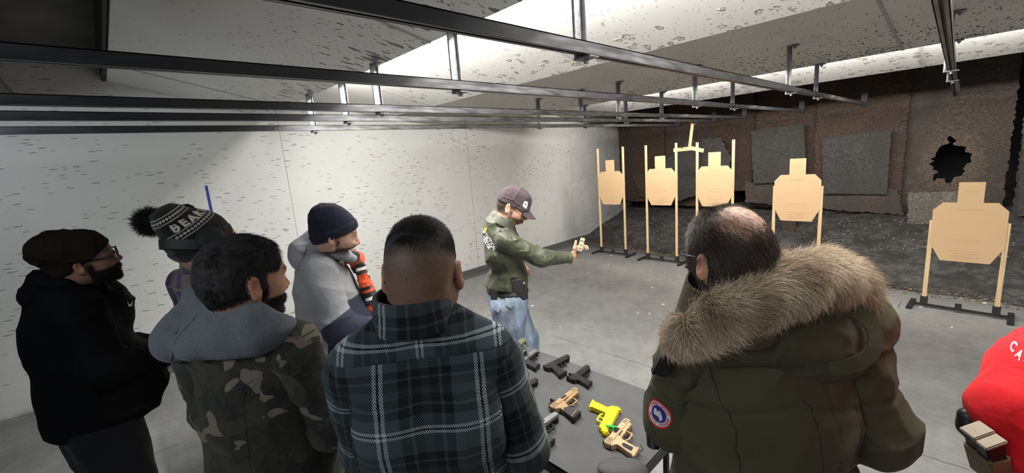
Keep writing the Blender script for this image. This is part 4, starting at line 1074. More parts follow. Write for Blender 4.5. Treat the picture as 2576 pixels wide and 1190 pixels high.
    def ring_text(txt, a0, da, size, flip):
        for i, ch in enumerate(txt):
            if ch == ' ': continue
            me = text_mesh(ch, size); a = math.radians(a0+da*i); rr = .0282
            for v in me.vertices:
                x, y = v.co.x, v.co.y
                if flip: x, y = -x, -y
                t = a-PI/2; v.co.x = rr*math.cos(a)+x*math.cos(t)-y*math.sin(t); v.co.y = rr*math.sin(a)+x*math.sin(t)+y*math.cos(t)
            mb.from_mesh(me)
    ring_text('CANADA GOOSE', 158, -12.5, .0095, False); ring_text('ARCTIC PROGRAM', 197, 11.8, .0085, True)
    me = bpy.data.meshes.new('x'); mb.to_mesh(me); mb.free(); decal('patch_lettering', me, fn, patch_sdf, PR, jk, .0029, L=.004)
    # hood hanging on the back
    hp = [at(1860, 850, .97), at(1960, 840, .97), at(2060, 830, .99), at(2140, 815, 1.05), at(2060, 880, 1.0)]
    hood = U([ell(hp[0], (.075, .07, .055)), ell(hp[1], (.085, .085, .075)), ell(hp[2], (.095, .095, .095)), ell(hp[3], (.085, .085, .085)), ell(hp[4], (.075, .075, .05)), sph(at(1775, 850, .98), .045)], .06)
    hood = disp(disp(hood, wrinkle(9, .010, 41)), crease([(at(2000, 800, .9), at(2065, 870, .92)), (at(2065, 870, .92), at(2060, 930, .95)), (at(1990, 770, .88), at(2080, 790, .9)), (at(1850, 880, .92), at(2020, 915, .95)), (at(2085, 745, .92), at(2120, 800, .93)), (at(2100, 840, .93), at(2110, 910, .97), -.012, .012)], .010, .012))
    hd = sculpt('hood', hood, np.min(hp, 0)-.17, np.max(hp, 0)+.15, .0055, M_OLIVE, jk)
    # strap across the hood
    sp = [hit(hood, *q) for q in ((2095, 765), (2130, 775), (2165, 800), (2182, 840), (2172, 885), (2130, 915), (2080, 922))]
    sp = [q-CF*(.006+.014*math.sin(i/6*PI)) for i, q in enumerate(sp)]
    ribbon('hood_strap', spline(sp, 5), .034, .004, M_OLIVE, hd)
    # standing collar around the neck
    nk = at(1835, 745, .935); ax = np.array([.15, -.10, 1.0]); ax /= np.linalg.norm(ax)
    Cc = S(cap(nk-ax*.06, nk+ax*.035, .108, .092), cap(nk-ax*.09, nk+ax*.12, .094, .082), .004)
    Cc = I(I(Cc, half(nk+ax*.035, ax), .004), half(nk-ax*.07, -ax), .004)
    sculpt('collar', Cc, nk-.17, nk+.17, .005, M_OLIVE, jk)
    # fur ruff
    fp = [at(1712, 850, .965), at(1755, 830, .915), at(1820, 795, .885), at(1900, 755, .875), at(1985, 715, .885), at(2070, 700, .925), at(2125, 720, .98), at(2150, 760, 1.05), at(2130, 800, 1.12)]
    fr_ = chain(fp, [.030, .036, .041, .044, .045, .046, .044, .036, .028], .02)
    lo, hi = np.min(fp, 0)-.07, np.max(fp, 0)+.07
    ru = sculpt('fur_ruff', fr_, lo, hi, .007, plain('fur_base', (.16, .115, .075), .9, sc=60, var=.4), jk)
    P, N = roots(fr_, lo, hi, .008, 52000, lambda V: np.ones(len(V)), 51)
    fpa = np.array(fp); j = np.argmin(((P[:, None]-fpa[None])**2).sum(2), 1); jn = np.clip(j+1, 0, len(fpa)-1); jp = np.clip(j-1, 0, len(fpa)-1); tg = fpa[jn]-fpa[jp]; tg /= np.linalg.norm(tg, axis=1)[:, None]
    n1 = np.stack([vnoise(P, 16, 61), vnoise(P, 16, 62), vnoise(P, 16, 63)], 1); back = np.array([CR*.25-CU*.9])
    dirs = back*.75+n1*.9+tg*.25
    def fcol(P, r):
        n = (vnoise(P, 11, 71)*.6+vnoise(P, 30, 72)*.5)[:, None]; t = np.clip(.5+n*.8, 0, 1); v = (.7+.6*r.rand(len(P), 1))
        root = np.array([.30, .22, .145])*v; tip = (np.array([.46, .34, .23])*(1-t)+np.array([1.3, 1.12, .84])*t)*v
        dk = (r.rand(len(P), 1) < .14)*1.0; tip = tip*(1-dk)+np.array([.05, .035, .025])*dk
        return root, tip
    strands('guard_hairs', P, N, dirs, .038, .00042, M_FUR, ru, fcol, seg=4, curl=.30, lift=.75, seed=52, kind='stuff')
    # black inner lining edge at the left shoulder and front flap
    ribbon('black_lining', spline([at(1700, 862, 1.0), at(1684, 890, 1.0), at(1664, 925, 1.01), at(1655, 940, 1.02)], 5), .034, .016, M_NYL, jk)
    blk = chain([at(1652, 1010, 1.22), at(1640, 1060, 1.22), at(1644, 1130, 1.20)], [.012, .018, .018], .02)
    sculpt('front_pocket', blk, at(1645, 1080, 1.08)-.13, at(1645, 1080, 1.08)+.13, .008, M_NYL, jk)
    seam(jk, body, [L((.02, -.2, 1.40)), L((.06, -.2, 1.2)), L((.085, -.2, 1.0)), L((.09, -.2, .8))], M_OLIVED, .0012)
    seam(jk, body, [L((-.20, -.16, 1.43)), L((-.165, -.18, 1.32)), L((-.15, -.2, 1.2)), L((-.14, -.2, 1.05))], M_OLIVED, .0012)
    seam(jk, body, [L((.20, -.16, 1.42)), L((.19, -.18, 1.3)), L((.195, -.2, 1.15))], M_OLIVED, .0012)
    trousers(p, J, L, R, o, M_DKTR)
    shoes(p, [tuple((L((-.13, 0, 0)))[:2]), tuple((L((.13, 0, 0)))[:2])], yaw, M_SHOE, M_SOLE)
build_parka_man()
# ============ shared clothing builders
def beanie(parent, Rh, oh, s, mat, rim=(-.012, .30), top=(0, -.03, .075), tr=(.074, .092, .075), th=.0085, cuff=.050, rib=None, name='beanie', extra=None, attrs=None, wr=.003):
    "knit hat in the head frame; rim=(height, slope): lower edge z = height+slope*y"
    hd = U([off(head_sdf(False), th), ell(top, tr)], .03)
    if extra: hd = U([hd]+extra, .04)
    hd = disp(hd, wrinkle(16, wr, 77))
    pl = half((0, 0, rim[0]), (0, rim[1], -1))
    body = I(hd, pl, .006)
    cf = I(I(off(hd, .0045), half((0, 0, rim[0]-.004), (0, rim[1], -1)), .005), half((0, 0, rim[0]+cuff), (0, -rim[1], 1)), .005)
    lo, hi = np.array(oh)-.22*s, np.array(oh)+.24*s
    b = sculpt(name, fr(body, Rh, oh, s), lo, hi, .0042, mat, parent, attrs=attrs)
    if cuff: sculpt('cuff', fr(cf, Rh, oh, s), lo, hi, .0042, mat, b, attrs=attrs)
    return b, fr(U([body, cf], .004) if cuff else body, Rh, oh, s)
def under(q): return sst(q[:, 2]+.068+.80*q[:, 1], -.010, .004)
def beard(parent, H, Rh, oh, s, col, n=9000, length=.008, region=None, seed=5, r=.00034):
    def dens(V):
        q = in_frame(V, Rh, oh, s); ax = np.abs(q[:, 0])
        jaw = sst(-q[:, 2], .036+0*ax, .052+0*ax)*sst(q[:, 1], .012, .03)*under(q)
        side = sst(q[:, 1], .008, .016)*sst(-q[:, 1], -.034, -.024)*sst(-q[:, 2], -.005, .02)*(ax > .045)*(q[:, 2] > -.10)
        mus = np.exp(-((q[:, 2]+.052)/.007)**2)*(ax < .034)*(q[:, 1] > .08)
        lips = np.exp(-((q[:, 2]+.067)/.009)**2-(ax/.022)**4)*(q[:, 1] > .085)
        return np.clip(np.maximum(np.maximum(jaw, side*.9), mus)-lips, 0, 1)*(1 if region is None else region(q))
    lo, hi = np.array(oh)-.16*s, np.array(oh)+.16*s
    P, N = roots(H, lo, hi, .004, n, dens, seed)
    d = np.tile(Rh@np.array([0, .25, -1.0]), (n, 1))
    c = lambda P, r_: np.array(col)*(.5+1.2*r_.rand(len(P), 1))
    return strands('beard', P, N, d, length, r, M_HAIR, parent, c, seg=3, curl=.45, lift=.5, seed=seed+1)
def beard_mask(q, k=.85):
    ax = np.abs(q[:, 0]); jaw = sst(-q[:, 2], .038, .052)*sst(q[:, 1], .010, .03)*under(q)
    side = sst(q[:, 1], .008, .016)*sst(-q[:, 1], -.034, -.024)*sst(-q[:, 2], -.005, .02)*(ax > .045)
    mus = np.exp(-((q[:, 2]+.052)/.006)**2)*(ax < .034)*(q[:, 1] > .08)
    lips = np.exp(-((q[:, 2]+.067)/.009)**2-(ax/.022)**4)*(q[:, 1] > .085)
    return np.clip(np.maximum(np.maximum(jaw, side), mus)-lips, 0, 1)*k
def torso_sdf(w=.19, d=.13, z=1.26, shz=1.455, shr=.064, belly=.0, tr=.0, hem=.86):
    return U([ell((0, .01, z), (w, d, .25)), cap((-w*.72, 0, shz), (w*.72, 0, shz), shr), cap((-.055, -.01, shz+.055+tr), (.055, -.01, shz+.055+tr), .048),
              ell((0, .025+belly*.5, 1.04), (w+belly*.4, d+.01+belly, .22)), ell((0, .01, .90), (w*.95, d, .14))], .07)
def arm_sdf(S0, E0, W0, r=(.066, .058, .044), seed=1, sd=1, amp=.009, n_el=3):
    S0, E0, W0 = map(np.array, (S0, E0, W0)); A = chain([S0, E0, W0], list(r), .04)
    d1 = (E0-S0)/np.linalg.norm(E0-S0); d2 = (W0-E0)/np.linalg.norm(W0-E0); inn = d2-d1; inn /= max(np.linalg.norm(inn), 1e-6); sidev = np.cross(d1, inn)
    sg = []
    for i in range(n_el):
        c = E0+d1*(-.06+.04*i)+inn*r[1]*.5; sg.append((c+sidev*r[1]*1.0-inn*.02, c-sidev*r[1]*1.0-inn*.02+d1*.015))
        c = E0+d2*(.03+.04*i)+inn*r[1]*.4; sg.append((c+sidev*r[1]-inn*.01, c-sidev*r[1]-inn*.02))
    for i in range(2):
        c = S0+d1*(.07+.055*i)-inn*.02; sg.append((c+sidev*r[0], c-sidev*r[0]*.6-d1*.03))
    return disp(disp(A, wrinkle(9, .006, seed)), crease(sg, amp, .014))
def neck_cut(T, c, up=(0, 0, 1), r=.062, R2=.085, l=.2):
    c = np.array(c, float); u = np.array(up, float)/np.linalg.norm(up); return S(T, cap(c, c+u*l, r, R2), .012)

# ============ man in the camouflage jacket with a grey hood (left of centre)
def m_camo():
    k = NT('woodland_camouflage'); c = k.co(); d = k.noise(c, 9, 2, .5, 0, out=1)
    cc = k.n('ShaderNodeVectorMath', {0: c, 1: k.n('ShaderNodeVectorMath', {0: d, 'Scale': .10}, operation='SCALE')}, operation='ADD')
    a = k.noise(k.map(cc, (1, 1, 1.25), rot=(.3, .2, .5)), 10.5, 1.5, .5, .5); b = k.noise(k.map(cc, (1, 1, 1.4), loc=(3, 1, 2)), 10, 1.5, .5, .5); e = k.noise(k.map(cc, loc=(7, 5, 9)), 12, 1.5, .5, .4)
    sh = lambda v, t: k.ramp(v, t, t+.006)
    col = k.mix(sh(b, .50), (.013, .0145, .010), (.024, .0245, .0155)); col = k.mix(sh(e, .56), col, (.009, .009, .0085)); col = k.mix(sh(a, .605), col, (.135, .113, .085))
    col = k.mix(k.ramp(k.noise(c, 90, 4), .35, .75, 0, .35), col, (.045, .043, .036))
    f = k.noise(c, 12, 3, .5, 1.2)
    return k.fin(col, .9, 0, k.bump(k.math('ADD', k.math('MULTIPLY', k.noise(c, 700, 2), .15), k.math('MULTIPLY', f, 1.5)), .6, .0035), .15, .1)
M_CAMO = m_camo(); M_HOODG = cloth('grey_fleece', (.095, .105, .125), var=.22, sheen=.25, weave=500, bumpw=.4)
def build_camo_man():
    base, yaw = (-1.362, .208), 32
    R, o, L = loc2w(base, yaw, .02); Rh = rotm(12, 8, 4); s = .98; oh = at(614, 704, 1.128)
    J = joints(L, sh=.17, shz=1.47, el=[(-.23, .06, 1.20), (.200, .05, 1.20)], wr=[(-.12, .28, 1.16), (.03, .27, 1.14)])
    J['neck'] = L((.02, .02, 1.55))
    def bar(q):
        front = q[:, 1]-.35*q[:, 2]
        hl = sst(.070-q[:, 1]-.25*np.maximum(0, .06-q[:, 2]), .0, .012)*sst(q[:, 2]-.35*np.maximum(q[:, 1]-.0, 0)+.5*(np.maximum(-q[:, 1], 0)), -.035, -.015)
        hl = np.where((q[:, 1] > .022) & (q[:, 2] < .035), 0, hl)
        thin = np.exp(-(((q[:, 0]+.01)/.026)**2+((q[:, 1]+.055)/.03)**2))*(q[:, 2] > .05)*.55
        return np.clip(hl*.95-thin, 0, 1)*np.where(np.abs(q[:, 0]) > .079, 0, 1)
    sc = lambda q: np.maximum(bar(q), beard_mask(q, .9))
    p, b, H = figure('dark-haired bearded man in camouflage jacket and grey hood, head turned right', base, yaw, Rh, oh, s, J, (.40, .225, .15), (.012, .010, .010), sc)
    eyes(p, Rh, oh, s)
    P, N = roots(H, oh-.17, oh+.17, .005, 30000, lambda V: bar(in_frame(V, Rh, oh, s))**3, 21)
    q = in_frame(P, Rh, oh, s); wh = np.array([-.005, -.075, .085]); v = q-wh
    loc = v/np.maximum(np.linalg.norm(v, axis=1), 1e-4)[:, None]+np.array([.15, .1, -.25])+np.cross(v/.1, [0, -.6, .6])*.35
    top = sst(q[:, 2], .02, .09)
    col = lambda P, r: (np.array([.006, .005, .006])*(.6+r.rand(len(P), 1)), np.array([.022, .020, .022])*(.4+1.8*r.rand(len(P), 1)))
    strands('hair', P, N, loc@Rh.T,   .011+.015*top, .00045, M_HAIR, p, col, curl=.14, lift=.03+.38*top*sst(q[:, 1], .03, .07), seed=22, seg=5)
    hm = fr(S(disp(off(head_sdf(False), .003), wrinkle(40, .003, 9)), off(head_sdf(False), -.003), .003), Rh, oh, s)
    cutm = lambda Pw: (.5-bar(in_frame(Pw, Rh, oh, s)))*.03
    sculpt('hair_mass', I(hm, cutm, .003), oh-.17, oh+.17, .0042, M_HAIRB, p)
    beard(p, H, Rh, oh, s, (.014, .011, .010), 11000, .010)
    core = torso_sdf(.19, .135, 1.27, 1.47, .068, .02)
    T = disp(disp(core, wrinkle(6, .008, 12)), crease([((-.1, -.13, 1.2), (.05, -.14, 1.08)), ((.16, -.08, 1.38), (.15, -.10, 1.2), -.008, .012), ((0, -.14, 1.05), (.15, -.12, .95)), ((-.15, -.1, 1.3), (-.1, -.13, 1.15))], .009, .015))
    T = I(T, half((0, 0, .82), (0, 0, -1)), .012); T = neck_cut(T, (.0, .01, 1.52)); body = fr(T, R, o)
    jk = sculpt('camouflage_jacket', body, L((0, 0, .78))-np.array([.34, .34, 0]), L((0, 0, 1.64))+np.array([.34, .34, 0]), .006, M_CAMO, p)
    for sd, nm in ((-1, 'l'), (1, 'r')):
        S0 = (sd*.17, 0, 1.465); E0 = np.linalg.inv(R)@(J['el'+nm]-o); W0 = np.linalg.inv(R)@(J['wr'+nm]-o)
        Aw = fr(arm_sdf(S0, E0, W0, (.070, .062, .048), 14+sd, sd), R, o); lo, hi = bbox([L(S0), L(E0), L(W0)], .12)
        sl = sculpt('sleeve', Aw, lo, hi, .006, M_CAMO, jk)
    Ua = U([body, Aw], .002)
    # shoulder strap with a button
    ep = [(-.058, -.024), (.045, -.024), (.066, 0), (.045, .024), (-.058, .024)]
    a_, b_ = L((.215, .0, 1.50)), L((.105, -.01, 1.535)); xd = (b_-a_)/np.linalg.norm(b_-a_); yd = L((0, 1, 0))-L((0, 0, 0))
    epm = decal('shoulder_strap', poly_mesh(ep), lambda x, y: (a_+b_)/2+xd*x+yd*y, Ua, M_CAMO, jk, .004)
    m = MB(); c = (a_+b_)/2+xd*.045; 
    cc = c.astype(f32)[None]
    for _ in range(8): cc = cc-grad(Ua, cc, .002)*Ua(cc)[:, None]
    nn = grad(Ua, cc, .004)[0]; m.tube([cc[0]+nn*.003, cc[0]+nn*.008], .006, 14); m.build('button', M_OLIVED, jk, smooth=True)
    # grey hood folded round the neck
    hp = [at(500, 748, 1.199), at(560, 792, 1.112), at(640, 800, 1.090), at(700, 824, 1.123), at(735, 838, 1.221)]
    rim = chain([at(495, 740, 1.275)]+hp, [.028, .032, .032, .032, .029, .024], .03)
    rim = U([rim, chain([at(505, 822, 1.13), at(570, 842, 1.09), at(650, 850, 1.09), at(708, 850, 1.14)], [.036, .036, .034, .028], .03)], .05)
    bag = U([ell(at(465, 830, 1.177), (.062, .062, .062)), ell(at(520, 862, 1.123), (.066, .066, .042)), ell(at(438, 868, 1.155), (.046, .046, .040)), ell(at(620, 862, 1.123), (.065, .065, .032))], .05)
    hood = disp(disp(U([rim, bag], .035), wrinkle(10, .004, 33)), crease([(at(525, 795, 1.090), at(545, 850, 1.090)), (at(545, 800, 1.090), at(570, 840, 1.090)), (at(470, 800, 1.112), at(425, 905, 1.112), -.008, .008), (at(560, 845, 1.090), at(690, 850, 1.090), -.009, .010), (at(500, 760, 1.155), at(520, 810, 1.112), -.008, .010)], .007, .010))
    allp = hp+[at(438, 868, 1.155), at(465, 830, 1.177)]
    hd = sculpt('hood', hood, np.min(allp, 0)-.12, np.max(allp, 0)+.12, .005, M_HOODG, jk)
    seam(hd, hood, [at(500, 790, 1.090), at(465, 830, 1.090), at(440, 880, 1.090), at(425, 915, 1.112)], M_HOODGD, .0018)
    # upright jacket collar with zip in front of the neck
    col_ = chain([at(722, 862, 1.221), at(770, 880, 1.264), at(800, 905, 1.308)], [.026, .030, .028], .02)
    sculpt('stand_collar', disp(col_, wrinkle(18, .006, 8)), at(760, 880, 1.264)-.14, at(760, 880, 1.264)+.14, .006, M_OLIVED, jk)
    seam(jk, body, [L((-.14, -.2, 1.42)), L((0, -.2, 1.40)), L((.14, -.2, 1.42))], M_NYL, .0006)
    seam(jk, body, [L((.12, -.2, 1.40)), L((.10, -.2, 1.2)), L((.11, -.2, 1.0))], M_NYL, .0006)
    trousers(p, J, L, R, o, M_DKTR)
    shoes(p, [tuple((L((-.13, 0, 0)))[:2]), tuple((L((.13, 0, 0)))[:2])], yaw, M_SHOE, M_SOLE)
M_HAIRB = plain('black_hair_mass', (.008, .007, .008), .8, sc=240, bump=.6); M_HOODGD = plain('hood_seam_grey', (.06, .068, .08), .9)
build_camo_man()

# ============ man in the black hoodie and brown beanie (far left)
M_BLKH = cloth('black_fleece', (.0028, .003, .004), sheen=0, fold=.3, spec=.08); M_BRBN = cloth('brown_knit', (.011, .0075, .0065), weave=260, bumpw=.5, sheen=0, spec=.1)
def build_hoodie_man():
    base, yaw = (-2.566, -.20), 14
    R, o, L = loc2w(base, yaw, .055); Rh = rotm(-6, -4, 12); s = .94; oh = at(210, 652, 1.74)
    J = joints(L, sh=.19, shz=1.45, el=[(-.25, .05, 1.18), (.25, .02, 1.18)], wr=[(-.10, .25, 1.12), (.10, .25, 1.10)])
    J['neck'] = L((.02, .06, 1.52))
    sc = lambda q: beard_mask(q, .92)
    p, b, H = figure('bearded man in brown beanie, glasses and black hooded sweatshirt at far left', base, yaw, Rh, oh, s, J, (.22, .122, .082), (.010, .008, .007), sc, jaw=1.05, nr=.064)
    eyes(p, Rh, oh, s)
    beard(p, H, Rh, oh, s, (.012, .009, .008), 10000, .012)
    beanie(p, Rh, oh, s, M_BRBN, rim=(-.004, .60), top=(0, -.075, .070), tr=(.082, .085, .074), th=.011, cuff=0, wr=.006)
    glasses(p, Rh, oh, s, M_GFR, w=.034, h=.021, y=.113, rim=.0026, round_=.8)
    core = U([torso_sdf(.205, .155, 1.26, 1.45, .075, .05), ell((-.06, .11, 1.36), (.16, .115, .16))], .05)
    T = disp(disp(core, wrinkle(5, .012, 42)), crease([((.1, -.10, 1.36), (.17, .02, 1.2)), ((.0, .14, 1.3), (.12, .12, 1.1))], .010, .018))
    T = I(T, half((0, 0, .88), (0, 0, -1)), .02); T = neck_cut(T, (0, .02, 1.52)); body = fr(T, R, o)
    jk = sculpt('hooded_sweatshirt', body, L((0, 0, .84))-np.array([.36, .36, 0]), L((0, 0, 1.62))+np.array([.36, .36, 0]), .008, M_BLKH, p)
    for sd, nm in ((-1, 'l'), (1, 'r')):
        S0 = (sd*.18, 0, 1.445); E0 = np.linalg.inv(R)@(J['el'+nm]-o); W0 = np.linalg.inv(R)@(J['wr'+nm]-o)
        Aw = fr(arm_sdf(S0, E0, W0, (.082, .076, .054), 44+sd, sd, .012), R, o); lo, hi = bbox([L(S0), L(E0), L(W0)], .13)
        sculpt('sleeve', Aw, lo, hi, .008, M_BLKH, jk)
    hood = U([chain([L((-.10, .09, 1.49)), L((-.115, 0, 1.53)), L((-.07, -.03, 1.545)), L((.0, -.045, 1.55)), L((.07, -.03, 1.545)), L((.115, 0, 1.53)), L((.10, .09, 1.49)), L((.04, .14, 1.44))], [.028, .032, .036, .038, .036, .032, .028, .022], .03), fr(ell((0, -.075, 1.49), (.08, .04, .05)), R, o)], .04)
    sculpt('hood', disp(hood, wrinkle(13, .008, 46)), L((0, 0, 1.4))-np.array([.26, .26, .02]), L((0, 0, 1.66))+np.array([.26, .26, 0]), .0065, M_BLKH, jk)
    # white tick mark on the chest
    TX = 0
    while TX < 60 and np.linalg.norm(hit(body, 345-TX, 764, 1.0, 3.0)-CO) > 2.9: TX += 5
    tick = [(329, 757), (332, 768), (337, 772), (341, 768), (342, 757), (339, 764), (336, 767), (333, 764)]
    decal('chest_mark', poly_mesh(tick), lambda x, y: hit(body, x-TX, y, 1.0, 3.0), body, plain('white_print', (.8, .8, .8), .6), jk, .002, L=3.0, it=2)
    tr_ = trousers(p, J, L, R, o, cloth('black_jeans', (.003, .0034, .0055), fold=.25, spec=.1), r=(.125, .10, .08))
    shoes(p, [tuple((L((-.13, 0, 0)))[:2]), tuple((L((.13, 0, 0)))[:2])], yaw, M_SHOE, M_SOLE)
build_hoodie_man()

# ============ man in the pom-pom beanie with ear defenders
def m_bandknit():
    k = NT('black_white_knit'); a = k.attr('uvp', 'Vector'); x = k.xyz(a); c = k.co()
    u, v = x[0], x[1]
    pu = k.math('FRACT', k.math('MULTIPLY', u, 62)); st = lambda v_, a_, b_: k.math('MULTIPLY', k.math('GREATER_THAN', v_, a_), k.math('LESS_THAN', v_, b_))
    line = lambda z: k.math('MULTIPLY', st(v, z-.0017, z+.0017), k.math('GREATER_THAN', k.math('FRACT', k.math('MULTIPLY', u, 240)), .25))
    def dia(z):
        d = k.math('ADD', k.math('MULTIPLY', k.math('ABSOLUTE', k.math('SUBTRACT', pu, .5)), .016), k.math('ABSOLUTE', k.math('SUBTRACT', v, z)))
        return k.math('MAXIMUM', st(d, .0035, .0065), st(k.math('ABSOLUTE', k.math('SUBTRACT', v, z)), -.1, .0011))
    w_ = line(.066)
    for z in (.090, .138, .162): w_ = k.math('MAXIMUM', w_, line(z))
    w_ = k.math('MAXIMUM', w_, k.math('MAXIMUM', dia(.078), dia(.150)))
    n = k.noise(c, 300, 2); col = k.mix(w_, (.0035, .0035, .004), (.50, .48, .42))
    rib = k.math('SINE', k.math('MULTIPLY', u, 900))
    return k.fin(col, .95, 0, k.bump(k.math('ADD', n, k.math('MULTIPLY', rib, .3)), .7, .003), .1, .2)
def build_pompom_man():
    base, yaw = (-2.42, .27), 24
    R, o, L = loc2w(base, yaw, .05); Rh = rotm(14, 10, -4); s = 1.10; oh = at(505, 610, 1.88)
    J = joints(L, sh=.18, shz=1.43, el=[(-.24, .06, 1.15), (.24, .06, 1.15)], wr=[(-.12, .26, 1.10), (.12, .26, 1.10)])
    J['neck'] = L((0, .03, 1.50))
    p, b, H = figure('man in black and white pom-pom beanie with black ear defenders and plaid shirt', base, yaw, Rh, oh, s, J, (.36, .21, .15), (.02, .015, .013), lambda q: beard_mask(q, .5))
    eyes(p, Rh, oh, s)
    bk = m_bandknit(); 
    def uvb(V):
        q = in_frame(V, Rh, oh, s); return np.stack([.09*np.arctan2(q[:, 0], q[:, 1]*.77+q[:, 2]*.64), q[:, 2]*.77-q[:, 1]*.64, 0*q[:, 0]], 1)
    hat, hatF = beanie(p, Rh, oh, s, bk, rim=(-.040, .62), top=(0, -.085, .085), tr=(.064, .070, .070), th=.011, cuff=.060, attrs={'uvp': uvb})
    # letters round the hat and the front badge
    lm = plain('knit_letter_white', (.50, .48, .42), .9)
    for i, ch in enumerate('BEARS'):
        me = text_mesh(ch, .050, bold=.0022); a0 = math.radians(125-26*i)
        def fn(x, y, a0=a0):
            a = a0-x/.085; return oh+Rh@(np.array([.10*math.sin(a), .10*math.cos(a)*.77, .10*math.cos(a)*.64])+np.array([0, -.64, .77])*(.114+y*.85))*s
        decal('knit_letter', me, fn, hatF, lm, hat, .0012, L=.006)
    bd = poly_mesh([(.018*math.cos(t)*(1+.12*math.sin(5*t)), .018*math.sin(t)) for t in [2*PI*i/20 for i in range(20)]])
    for (nm, sc_, mt) in (('badge', 1.0, plain('badge_orange', (.45, .10, .04), .8)), ('badge_centre', .45, plain('badge_dark', (.03, .02, .03), .8))):
        me = bd.copy(); 
        for v in me.vertices: v.co *= sc_
        decal(nm, me, lambda x, y: oh+Rh@np.array([.055+x*.8, .098-x*.5, .032+y])*s, hatF, mt, hat, .0015 if sc_ == 1 else .0028, L=.006)
    # pom-pom of cut yarn
    pc = oh+Rh@np.array([-.0, -.085, .165])*s; pc = at(378, 556, 1.95)
    rnd = np.random.RandomState(3); n = 2600; N = rnd.randn(n, 3); N /= np.linalg.norm(N, axis=1)[:, None]
    strands('pompom', pc+N*.010, N, N+rnd.randn(n, 3)*.3, .066, .0022, plain('black_yarn', (.010, .010, .011), .9), hat, None, seg=4, curl=.25, lift=1.2, droop=.5, seed=4)
    m = MB(); m.tube([pc, (pc+oh+Rh@np.array([0, -.04, .12])*s)/2, oh+Rh@np.array([0, -.04, .12])*s], [.03, .035, .04], 10); m.build('hat_crown', bk, hat, smooth=True)
    # ear defenders: cups joined by a band behind the head
    for sx in (-1, 1):
        c0 = np.array([sx*.102, .0, .0]); F = fr(U([ell(c0, (.028, .050, .058)), ell(c0-np.array([sx*.018, 0, 0]), (.016, .054, .062))], .006), Rh, oh, s)
        cp = sculpt('ear_cup', F, oh+Rh@c0*s-.09, oh+Rh@c0*s+.09, .004, plain('charcoal_plastic', (.014, .016, .018), .75, spec=.25), p)
        if sx > 0:
            mark = text_mesh('PRO', .014); decal('cup_mark', mark, lambda x, y: oh+Rh@np.array([.125, .004+y*.9, -.010+x])*s, F, plain('cup_mark_grey', (.06, .065, .07), .5), cp, .0006, L=.005)
    m = MB(); pts = [oh+Rh@np.array([.105*math.sin(a), -.125*math.cos(a)*1.0-.005+.0, -.014+.012*math.cos(a)])*s for a in np.linspace(-1.45, 1.45, 21)]
    pts = [np.array(q_) for q_ in pts]; nr = [oh-q_ for q_ in pts]; ribbon('ear_defender_band', pts, .042, .007, plain('band_grey', (.014, .017, .019), .65), p, nrm=np.array(nr))
    # shirt
    k = NT('purple_brown_plaid'); a = k.co(); xx = k.xyz(a); n = k.noise(a, 120, 3)
    tt = lambda t, P_, a_, b_: k.math('MULTIPLY', k.math('GREATER_THAN', k.math('FRACT', k.math('DIVIDE', t, P_)), a_), k.math('LESS_THAN', k.math('FRACT', k.math('DIVIDE', t, P_)), b_))
    hu = k.math('ADD', xx[0], k.math('MULTIPLY', xx[1], .7))
    c1 = k.mix(k.math('MAXIMUM', tt(hu, .13, .10, .36), tt(xx[2], .15, .30, .52)), (.14, .105, .10), (.022, .028, .11)); c1 = k.mix(k.math('MAXIMUM', tt(hu, .13, .60, .66), tt(xx[2], .15, .80, .86)), c1, (.20, .17, .17))
    msh = k.fin(k.mix(k.ramp(n, .3, .7, 0, .5), c1, (.16, .13, .13)), .9, 0, k.bump(n, .4, .002), .2, .2)
    T = disp(torso_sdf(.18, .125, 1.25, 1.43, .062, .02), wrinkle(7, .008, 52)); T = I(T, half((0, 0, .86), (0, 0, -1)), .012); T = neck_cut(T, (0, .02, 1.50)); body = fr(T, R, o)
    sh = sculpt('plaid_shirt', body, L((0, 0, .82))-np.array([.32, .32, 0]), L((0, 0, 1.6))+np.array([.32, .32, 0]), .0075, msh, p)
    for sd, nm in ((-1, 'l'), (1, 'r')):
        S0 = (sd*.165, 0, 1.43); E0 = np.linalg.inv(R)@(J['el'+nm]-o); W0 = np.linalg.inv(R)@(J['wr'+nm]-o)
        Aw = fr(arm_sdf(S0, E0, W0, (.066, .056, .042), 54+sd, sd), R, o); lo, hi = bbox([L(S0), L(E0), L(W0)], .12); sculpt('sleeve', Aw, lo, hi, .0075, msh, sh)
    nk = L((0, -.005, 1.50)); Cc = S(cap(nk, nk+np.array([0, 0, .06]), .084, .070), cap(nk-np.array([0, 0, .1]), nk+np.array([0, 0, .2]), .080, .052), .003); Cc = I(I(Cc, half(nk+np.array([0, 0, .062]), (0, 0, 1)), .004), half(nk, (0, 0, -1)), .003)
    sculpt('collar', Cc, nk-.14, nk+.16, .005, msh, sh)
    trousers(p, J, L, R, o, M_DKTR)
    shoes(p, [tuple((L((-.13, 0, 0)))[:2]), tuple((L((.13, 0, 0)))[:2])], yaw, M_SHOE, M_SOLE)
build_pompom_man()

